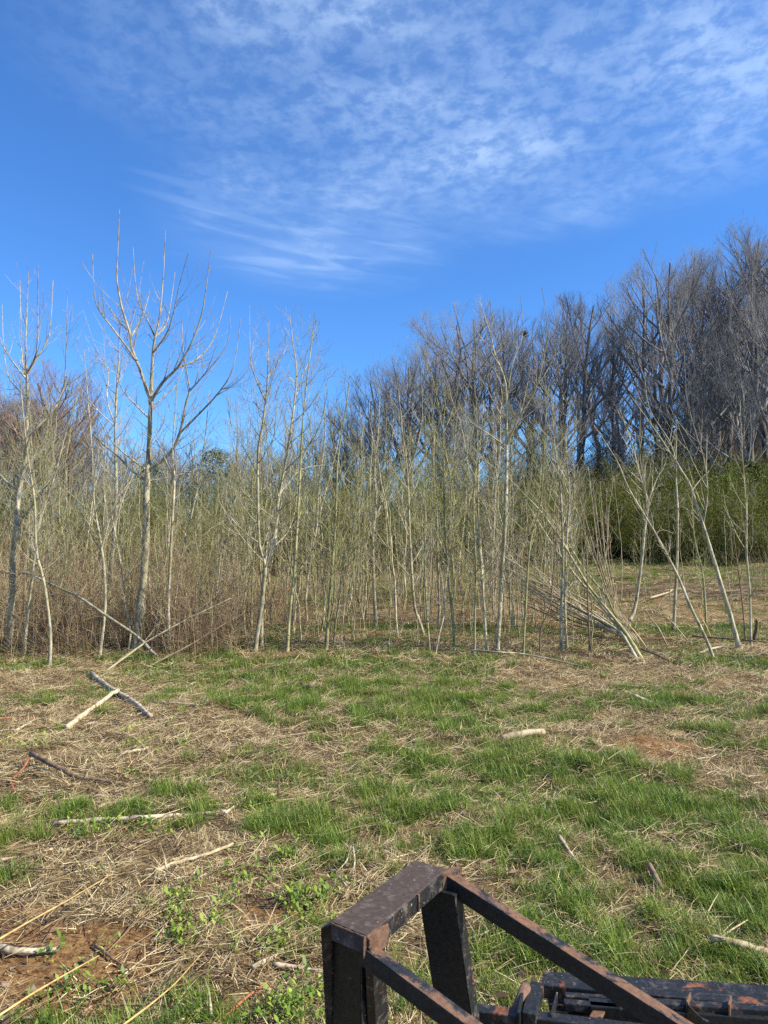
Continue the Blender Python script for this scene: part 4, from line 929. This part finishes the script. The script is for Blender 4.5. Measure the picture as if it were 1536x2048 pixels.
for row, (y0, hm) in enumerate(((40.5, 1.05), (44, 1.3), (48, 1.5))):
    for px in np.arange(-60, 1620, (104, 84, 74)[row]):
        if row == 0 and (px < 1190 and rng.random() < .35): continue
        px2 = px + rng.normal(0, 20); yy = y0 + rng.normal(0, 1.3); xx = (px2 - 768) / FPX * yy; z = float(height(xx, yy)); s = hm * rng.uniform(.6, 1.2)
        if px2 > 1180: s *= 1.0
        else: s *= .98
        zn = next(q for q in SZ if px2 < q[0])
        rn = ('front', 'middle', 'back')[row]
        e = empty('olive_shrub', (xx, yy, z), 'shrub', 'shrub'); grouped(e, 'yellow-green %s-row shrub %s' % (rn, zn[1]), 'olive shrubs %s, %s row' % (zn[1], rn))
        e.scale = (s * rng.uniform(.9, 1.2), s, s); e.rotation_euler = (0, 0, rng.random() * 6.28); k = int(rng.integers(0, 5))
        part('stems', SH[k][0], e); part('foliage', SH[k][1], e)

# ------------------------------------------------------------------ forest on the hill
def forest_tree(seed, H_=16.0, narrow=1.0, limbs=13):
    globals()['rng'] = r_ = np.random.default_rng(seed)
    n_ = 9; z = np.linspace(0, 1, n_); c = np.cumsum(r_.normal(0, .008, (n_, 2)), 0); lean = r_.normal(0, .03, 2)
    pts = np.column_stack([(c[:, 0] + lean[0] * z) * H_, (c[:, 1] + lean[1] * z) * H_, z * H_ * .93 - .2]); rad = .19 * (1 - z * .88) + .014
    T = Tubes(); T.add(pts, rad, 6); C = Tubes()
    az = r_.random() * 6.28
    rx = H_ * r_.uniform(.21, .27) * narrow; cz = H_ * .62; rz_ = H_ * .38
    def outside(e): return ((e[0] - ctr[0]) ** 2 + (e[1] - ctr[1]) ** 2) / rx ** 2 + (max(e[2] - cz, 0) / rz_) ** 2 > 1
    ctr = pts[6]
    def sub(p, d, ln, r, lvl):
        for _t in range(4):
            if outside(np.asarray(p) + unit(np.asarray(d, float) + np.array([0, 0, .25])) * ln): ln *= .7
        if ln < .25: return
        ns = 4 if lvl < 2 else 2
        q, dd = curve(p, d, ln, .6 if lvl < 2 else .35, ns, .055); rr = r * (1 - np.linspace(0, 1, ns + 1) * .75); C.add(q, rr, 4 if lvl == 0 else 3)
        if lvl < 3:
            for _ in range((7, 6, 4)[lvl]):
                k = r_.uniform(.25, 1.0) if lvl else r_.uniform(.3, 1.0); s_, r2, t_ = lerp_poly(q, rr, k); a = r_.random() * 6.28
                sd = unit(np.cross(t_, [math.cos(a), math.sin(a), .3])); sub(s_, unit(t_ * .95 + sd * r_.uniform(.28, .72) + np.array([0, 0, .22])), ln * r_.uniform(.36, .62), max(r2 * .6, .0038), lvl + 1)
    for j in range(limbs):
        k = .30 + .62 * (j + r_.random()) / limbs; q, r, t_ = lerp_poly(pts, rad, k); az += 2.4 + r_.normal(0, .5); a = r_.uniform(.42, .92) * narrow
        sub(q, [math.cos(az) * math.sin(a), math.sin(az) * math.sin(a), math.cos(a)], H_ * r_.uniform(.3, .5) * (1.1 - k * .55), r * .72, 0)
    return T, C
FT = []
for j in range(9):
    T, C = forest_tree(700 + j, 16, (1.15, .85, 1.0)[j % 3], 13 + j % 4)
    FT.append((T.mesh('forest_trunk', M['hilltrunk']), C.mesh('forest_crown', M['hillcrown'])))
T, C = forest_tree(801, 16, 1.0, 24); RT = (T.mesh('forest_trunk', M['hilltrunk']), C.mesh('forest_crown', M['redcrown']))
rng = np.random.default_rng(4242)
SKY = [(-120, 800), (0, 800), (60, 790), (100, 760), (150, 830), (180, 900), (240, 905), (300, 880), (450, 890), (560, 890), (640, 870), (690, 815), (720, 790), (770, 745), (830, 690), (870, 660), (960, 632), (1060, 645), (1100, 632), (1160, 612), (1230, 595), (1290, 550), (1330, 515), (1400, 512), (1470, 518), (1500, 480), (1536, 440), (1700, 400)]
FZ = [(200, 'at the far left', ), (430, 'behind the tallest tree'), (660, 'on the low left skyline'), (860, 'at the foot of the slope'), (1100, 'on the lower hillside'), (1270, 'on the middle hillside'), (1420, 'on the upper hillside'), (3000, 'at the right edge of the hill')]
def forest(px, yy, drop, mesh=None, label=None, smax=1.75):
    xx = (px - 768) / FPX * yy; z = float(height(xx, yy)); top = interp(SKY, px) + drop
    H_ = (HOR - top) / FPX * yy + CAMZ - z; s = H_ / 14.7
    if s < .35: return
    s = min(s, smax)
    m_ = mesh or FT[int(rng.integers(0, len(FT)))]; zn = next(q for q in FZ if px < q[0]); rw = 'nearer' if yy < 66 else 'farther'
    e = place_tree('forest_tree', m_, (xx, yy, z), s, rng.random() * 6.28, label or 'tree', 'tree', None)
    if not label: grouped(e, 'bare %s-row forest tree %s' % (rw, zn[1]), 'forest trees %s, %s row' % (zn[1], rw))
    w = min(1.0, 1.0 / s ** .3) * rng.uniform(1.05, 1.75); e.scale = (s * w ** .6, s * w ** .6, s)
for px in np.arange(672, 1640, 46): forest(px + rng.normal(0, 9), rng.uniform(58, 68), rng.uniform(-12, 34))
for px in np.arange(690, 1640, 62): forest(px + rng.normal(0, 12), rng.uniform(68, 84), rng.uniform(10, 110))
for px in np.arange(1380, 1650, 17): forest(px + rng.normal(0, 12), rng.uniform(84, 116), rng.uniform(50, 260))
for px in np.arange(700, 1650, 52): forest(px + rng.normal(0, 12), rng.uniform(53, 59), rng.uniform(140, 270))
for px in np.arange(-80, 690, 34): forest(px + rng.normal(0, 10), rng.uniform(72, 92), rng.uniform(0, 30), smax=1.2)
for px in np.arange(-80, 690, 38): forest(px + rng.normal(0, 10), rng.uniform(54, 70), rng.uniform(20, 90), smax=1.2)
forest(102, 42, -12, RT, 'reddish-brown cone-shaped bare tree behind the left edge trees')
for px, dr in ((-10, 20), (30, 10), (70, 25), (135, 25)): forest(px, 44 + rng.normal(0, 1), dr, RT if px == 70 else None)

# undergrowth of the forest
und = [bramble(26, (1.2, 4.5), 1.0, .018, (0, 1)) for _ in range(4)]
for u_ in und: u_.materials.clear(); u_.materials.append(M['brush'])
U = pts_in(.62, 51, 84, .34, lambda x, y: np.ones_like(x)); U = np.vstack([U, pts_in(.62, 84, 122, .3, lambda x, y: (x > 30) * 1.0)]); scatter('forest_undergrowth', 'dark bare undergrowth filling the floor of the hillside forest', 'undergrowth', und, U, rng.random(len(U)) * 6.28, rng.uniform(.7, 1.3, len(U)))

# evergreens
def evergreen(seed, H_, W_, nb, mat, cone=True, leaf=.10):
    r_ = np.random.default_rng(seed); T = Tubes(); T.add([[0, 0, -.2], [0, 0, H_ * .5], [0, 0, H_ * .98]], [.02 * H_, .012 * H_, .01], 6); V = []; Fq = []; TT = []
    for _ in range(nb):
        k = r_.random() ** .8; wr = W_ * .5 * ((1 - k) if cone else math.sqrt(max(0, 1 - (2 * k - 1) ** 2))) * (.75 + .35 * math.sin(k * 40 + seed)) + .1
        a = r_.random() * 6.28; rr = wr * r_.uniform(.35, 1.05); c = np.array([rr * math.cos(a), rr * math.sin(a), H_ * (.1 + .9 * k) - rr * .25 + r_.normal(0, .05)])
        d = unit(np.array([math.cos(a), math.sin(a), r_.normal(0, .5)])); sd = unit(np.cross(d, [r_.normal(0, .3), r_.normal(0, .3), 1])); w = leaf * r_.uniform(.5, 1.2); b0 = len(V)
        V += [c - sd * w * .4, c + d * w * 1.2 - sd * w * .3, c + d * w * 1.5 + sd * w * .35, c + sd * w * .4]; Fq.append([b0, b0 + 1, b0 + 2, b0 + 3]); TT += [r_.random()] * 4
    return T.mesh('evergreen_trunk', M['hilltrunk']), rawmesh('evergreen_foliage', V, Fq, mat, TT)
EG = evergreen(5, 8, 6.5, 8500, M['pineneedle'], False, .10); EB = evergreen(6, 4, 5.5, 9000, M['needle'], False, .15); YT = evergreen(7, 3.2, 1.6, 900, M['weed'], True, .14)
for px, py, yy, H_, m_, lb, nm, cat in ((430, 898, 56, 9, EG, 'soft dark green pine rising behind the saplings left of centre', 'pine_tree', 'tree'), (300, 925, 58, 8, EG, 'small dark pine partly hidden behind the tallest tree', 'pine_tree', 'tree'),
        (1325, 800, 70, 8, EG, 'dark evergreen standing among bare hillside trunks', 'evergreen_tree', 'tree'), (895, 905, 60, 7, EG, 'dark evergreen at the foot of the wooded slope', 'evergreen_tree', 'tree'), (1215, 870, 68, 6, EG, 'small dark evergreen on the middle of the wooded slope', 'evergreen_tree', 'tree'),
        (1400, 938, 50, 5.0, EB, 'dark green leafy bush left of the yellow-green sapling', 'evergreen_bush', 'bush'), (1490, 925, 51, 5.0, EB, 'dark green leafy bush right of the yellow-green sapling', 'evergreen_bush', 'bush'), (1330, 965, 48, 4, EB, 'low dark bush above the olive shrubs at right', 'evergreen_bush', 'bush'),
        (1455, 952, 46.5, 3.4, YT, 'small bright yellow-green leafy sapling before the dark bushes', 'leafy_sapling', 'sapling')):
    xx = (px - 768) / FPX * yy; z = float(height(xx, yy)); top = (HOR - py) / FPX * yy + CAMZ; base0 = {8: 8, 5.5: 4}.get(0, None)
    H0 = 8 if m_ is EG else (4 if m_ is EB else 3.2); s = max((top - z) / H0, .4)
    e = empty(nm, (xx, yy, z), lb, cat); e.scale = (min(s, 1.15), min(s, 1.15), s); part('trunk', m_[0], e); part('foliage', m_[1], e)
# squirrel nest high in a hillside tree
t = Tubes(); nc = at(1050, 668, 60)
for _ in range(70):
    a = rng.normal(0, .13, 3); d = unit(rng.normal(0, 1, 3)); t.add([a - d * .18, a + rng.normal(0, .03, 3), a + d * .18], [.012] * 3, 3, rng.random() * .4)
o = tag(part('nest', t.mesh('nest', M['litter'])), 'small dark twig nest high in a hillside treetop', 'nest'); o.location = nc

# ------------------------------------------------------------------ steel attachment at the lower right
u_ = np.array([.53, .848, 0]); v_ = np.array([.848, -.53, 0]); up_ = np.array([0, 0, 1.0])
import bmesh
def hexa(name, a, b_, wv, tv, mat, parent, bev=.004, wv2=None, tv2=None, label=None, mats=None):
    """beam from a to b: a,b are one edge; wv and tv (full vectors) span its section"""
    wv2 = wv if wv2 is None else wv2; tv2 = tv if tv2 is None else tv2
    a = np.asarray(a, float); b_ = np.asarray(b_, float)
    vs = [a, a + wv, a + wv + tv, a + tv, b_, b_ + wv2, b_ + wv2 + tv2, b_ + tv2]
    bm = bmesh.new(); bv = [bm.verts.new(Vector(q - ROOT)) for q in vs]
    for f in ((0, 1, 2, 3), (4, 7, 6, 5), (0, 4, 5, 1), (1, 5, 6, 2), (2, 6, 7, 3), (3, 7, 4, 0)): bm.faces.new([bv[i_] for i_ in f])
    bmesh.ops.recalc_face_normals(bm, faces=bm.faces)
    if bev: bmesh.ops.bevel(bm, geom=list(bm.edges), offset=bev, segments=2, affect='EDGES', profile=.6)
    me = bpy.data.meshes.new(name); bm.to_mesh(me); bm.free(); me.materials.append(mat)
    o = part(name, me, parent)
    if label: o['label'] = label
    return o
NT = onz(662, 1842, 1.0)       # near left corner of the top bar
FT_ = onz(830, 1720, 1.0)
ROOT = np.array([NT[0], NT[1] + .3, .05])
fr = empty('steel_attachment', ROOT, 'black rusty welded steel attachment frame of the machine at the bottom right', 'machine part')
NR = onz(735, 1872, 1.0); FR = onz(893, 1737, 1.0)
# top bar: worn top plate on a box section
tb = hexa('top_bar', NT + [0, 0, -.055], FT_ + [0, 0, -.055], NR - NT, np.array([0, 0, .055]), M['steel_top'], fr, .004, FR - FT_, label='flat top bar with worn, dust-speckled brown paint')
hexa('side_face', NR + [0, 0, -.053] + v_ * .0005, FR + [0, 0, -.053] + v_ * .0005, v_ * .004, np.array([0, 0, .050]), M['steel_side'], tb, .001)
hexa('weld_seam', NR * .43 + FR * .57 + np.array([.002, -.003, -.052]), NR * .43 + FR * .57 + np.array([.002, -.003, .001]), (FR - NR) * .018, np.array([.006, -.004, 0]), M['steel_rust'], tb, .001)
# near upright
dn = np.array([0.0, .0, -1.0])
def upright(tl, tr_, bl, br, z0, z1, dep, label):
    """box post whose front face runs along v_; a thin plate carries the dust and painted sunlit grey of its right side"""
    a = onz(*tl, z0); c = onz(*bl, z1)
    def wid(q, px): k = (px - 768) / FPX; return (k * q[1] - q[0]) / (.848 + .53 * k)
    w0 = v_ * wid(a, tr_[0]); w1 = v_ * wid(c, br[0])
    o = hexa('upright', a, c, w0, u_ * dep, M['steel'], fr, .003, w1, u_ * dep, label)
    hexa('side_plate', a + w0 + v_ * .0008, c + w1 + v_ * .0008, v_ * .004, u_ * dep, M['steel_side'], o, .001)
def px_beam(name, tl, tr_, bl, br, z0, z1, depth, mat, label=None, bev=.004):
    """upright whose camera-side face spans the given corners; depth = vector into its body"""
    a = onz(*tl, z0); b2 = onz(*tr_, z0); c = onz(*bl, z1); d = onz(*br, z1)
    return hexa(name, a, c, b2 - a, depth, mat, fr, bev, d - c, depth, label)
L3 = .085
upright((664, 1852), (722, 0), (662, 2130), (722, 0), .95, .45, .085, 'near upright with a wide black front')
px_beam('side_plate', (641, 1856), (664, 1850), (655, 2130), (662, 2130), .965, .45, u_ * .06, M['steel_side'], 'cheek plate on the near upright, sunlit grey put into its colour', .002)  # paler steel paints in the sunlit grey of this plate
px_beam('inner_channel', (729, 1900), (744, 1902), (738, 2130), (756, 2130), .93, .45, u_ * .07, M['steel_side'], 'inner flange of the near upright', .003)
upright((834, 1770), (904, 0), (884, 2100), (950, 0), .944, .38, .05, 'far upright, wide black plate')
# corner gussets where braces start
hexa('corner_gusset', NR + [-.012, -.012, -.06], NR + [.03, .02, -.06], (FR - NR) * .12, np.array([0, 0, .062]), M['steel_rust'], fr, .004, label='rusty welded corner at the near end')
hexa('corner_gusset', FR + [-.02, -.035, -.06], FR + [.03, -.01, -.062], (FR - NR) * .10, np.array([0, 0, .06]), M['steel_rust'], fr, .004, label='rusty welded corner at the far end')
# braces
def brace(p0, z0, p1, z1, w, t, lb, wf=1.0):
    a = onz(*p0, z0); b2 = onz(*p1, z1); d = unit(b2 - a); side = unit(np.cross(d, up_)) ; side = side if side[1] > 0 else -side
    nrm = unit(np.cross(side, d)); nrm = nrm if nrm[2] > 0 else -nrm
    br = hexa('brace', a - nrm * t, b2 - nrm * t, side * w, nrm * t, M['steel'], fr, .003, label=lb)
    hexa('top_face', a + nrm * .0005, b2 + nrm * .0005, side * w, nrm * .004, M['steel_rust'], br, .0015)
    return br
brace((890, 1752), .985, (1420, 2092), .735, .042, .05, 'far diagonal brace, rusty on top')
brace((724, 1898), .965, (985, 2092), .83, .040, .045, 'near diagonal brace, rusty on top')
# lower frame
Zl = .40
def bar(name, p0, p1, w, h, mat, lb=None, z=Zl, par=None, bev=.004, z1=None):
    a = onz(*p0, z); b2 = onz(*p1, z if z1 is None else z1); d = unit(b2 - a); side = np.array([-d[1], d[0], 0]); side = unit(side); side = side if side[1] > 0 else -side
    return hexa(name, a - up_ * h, b2 - up_ * h, side * w, up_ * h, mat, par or fr, bev, label=lb)
bar('cross_bar', (945, 2022), (1300, 2066), .05, .09, M['steel_grimy'], 'near lower cross bar')
bar('rear_rail', (1085, 1970), (1560, 2014), .05, .05, M['steel_grimy'], 'long rear rail with welded tabs', z=.405)
bar('top_rail', (1230, 2002), (1560, 2022), .035, .07, M['steel_grimy'], 'raised rail over the plate', z=.42)
bar('front_rail', (1180, 2012), (1560, 2040), .06, .05, M['steel'], 'front rail', z=.40)
bar('base_plate', (1100, 2022), (1600, 2056), .26, .02, M['steel_grimy'], 'rust-specked floor plate', z=.34)
bar('hinge_plate', (1052, 1962), (1040, 2026), .012, .13, M['steel'], 'hinge ear', z=.43)
bar('hinge_plate', (1088, 1966), (1072, 2030), .05, .05, M['steel_grimy'], 'rust-specked hinge arm', z=.42)
bar('hinge_plate', (1116, 1984), (1104, 2030), .008, .05, M['steel_grimy'], 'thin rusty hinge ear', z=.41)
for a_, b_ in (((1130, 1992), (1230, 2000)), ((1128, 2006), (1300, 2022))): bar('deck_slat', a_, b_, .03, .03, M['steel_grimy'], z=.40)
for (a, b2) in (((1383, 1984), (1376, 2004)), ((1464, 1990), (1460, 2010))): bar('welded_tab', a, b2, .008, .05, M['steel_rust'], z=.44)
bar('short_plate', (1216, 2012), (1200, 2040), .04, .012, M['steel_rust'], 'orange rusty short plate', z=.385)
# triangular gusset
a = onz(1372, 2040, .40); b2 = onz(1420, 2045, .40); c = onz(1378, 2012, .47)
hexa('triangle_gusset', a, b2, np.array([0.0, .012, 0]), c - a, M['steel_side'], fr, 0, None, (c - a) * .15 + (a - b2) * .3)
# rusty pin
t = Tubes(); t.add([onz(1052, 1972, .43) - ROOT, onz(1030, 2030, .38) - ROOT], [.020, .020], 14, cap=True); o = part('hinge_pin', t.mesh('hinge_pin', M['pin']), fr)
# weld beads and bolt heads
def bead(p, q, r):
    p = np.asarray(p, float) - ROOT; q = np.asarray(q, float) - ROOT; k = np.linspace(0, 1, 14)[:, None]; t = Tubes()
    t.add(p * (1 - k) + q * k + rng.normal(0, r * .12, (14, 3)), r * (1 + .3 * np.sin(np.arange(14) * 2.2)), 7, cap=True); part('weld_bead', t.mesh('weld_bead', M['steel_rust']), fr)
bead(NR + [-.002, -.004, -.002], NR + (FR - NR) * .12 + [.004, -.004, -.002], .004)
bead(NR + v_ * .006 + [0, 0, -.004], NR + v_ * .006 + [0, 0, -.055], .004)
bead(FR + v_ * .006 + [0, 0, -.004], FR + v_ * .006 + [0, 0, -.055], .004)
bead(NT + [-.002, -.003, -.004], NR + [-.002, -.003, -.004], .003)
# legs carrying the frame on the ground, below the picture
for (p, z0) in (((700, 2140), .46), ((925, 2100), .38), ((1500, 2060), .33), ((1150, 2060), .33)):
    q = onz(*p, z0); g = float(height(q[0], q[1])); hexa('tine', q, np.array([q[0] + .05, q[1] + .06, g - .01]), np.array([.05, .03, 0]), np.array([-.01, .03, 0]), M['steel'], fr, .003)
ORD = 'first second third fourth fifth sixth seventh eighth ninth tenth eleventh twelfth thirteenth fourteenth fifteenth sixteenth seventeenth eighteenth nineteenth'.split() + ['twentieth'] + ['twenty-' + q for q in 'first second third fourth fifth sixth seventh eighth ninth'.split()] + ['thirtieth'] + ['thirty-' + q for q in 'first second third fourth fifth sixth seventh eighth ninth'.split()]
for (gr, lb), lst in GROUPED.items():
    lst.sort(key=lambda e: e.location.x / e.location.y)   # left to right as seen
    for k, e in enumerate(lst):
        e['label'] = lb + (', ' + (ORD[k] if k < len(ORD) else 'rightmost') + ' from the left' if len(lst) > 1 else '')
print('saplings', cnt, 'objects', len(bpy.data.objects), 'tris', sum(len(m_.polygons) * 2 for m_ in bpy.data.meshes))
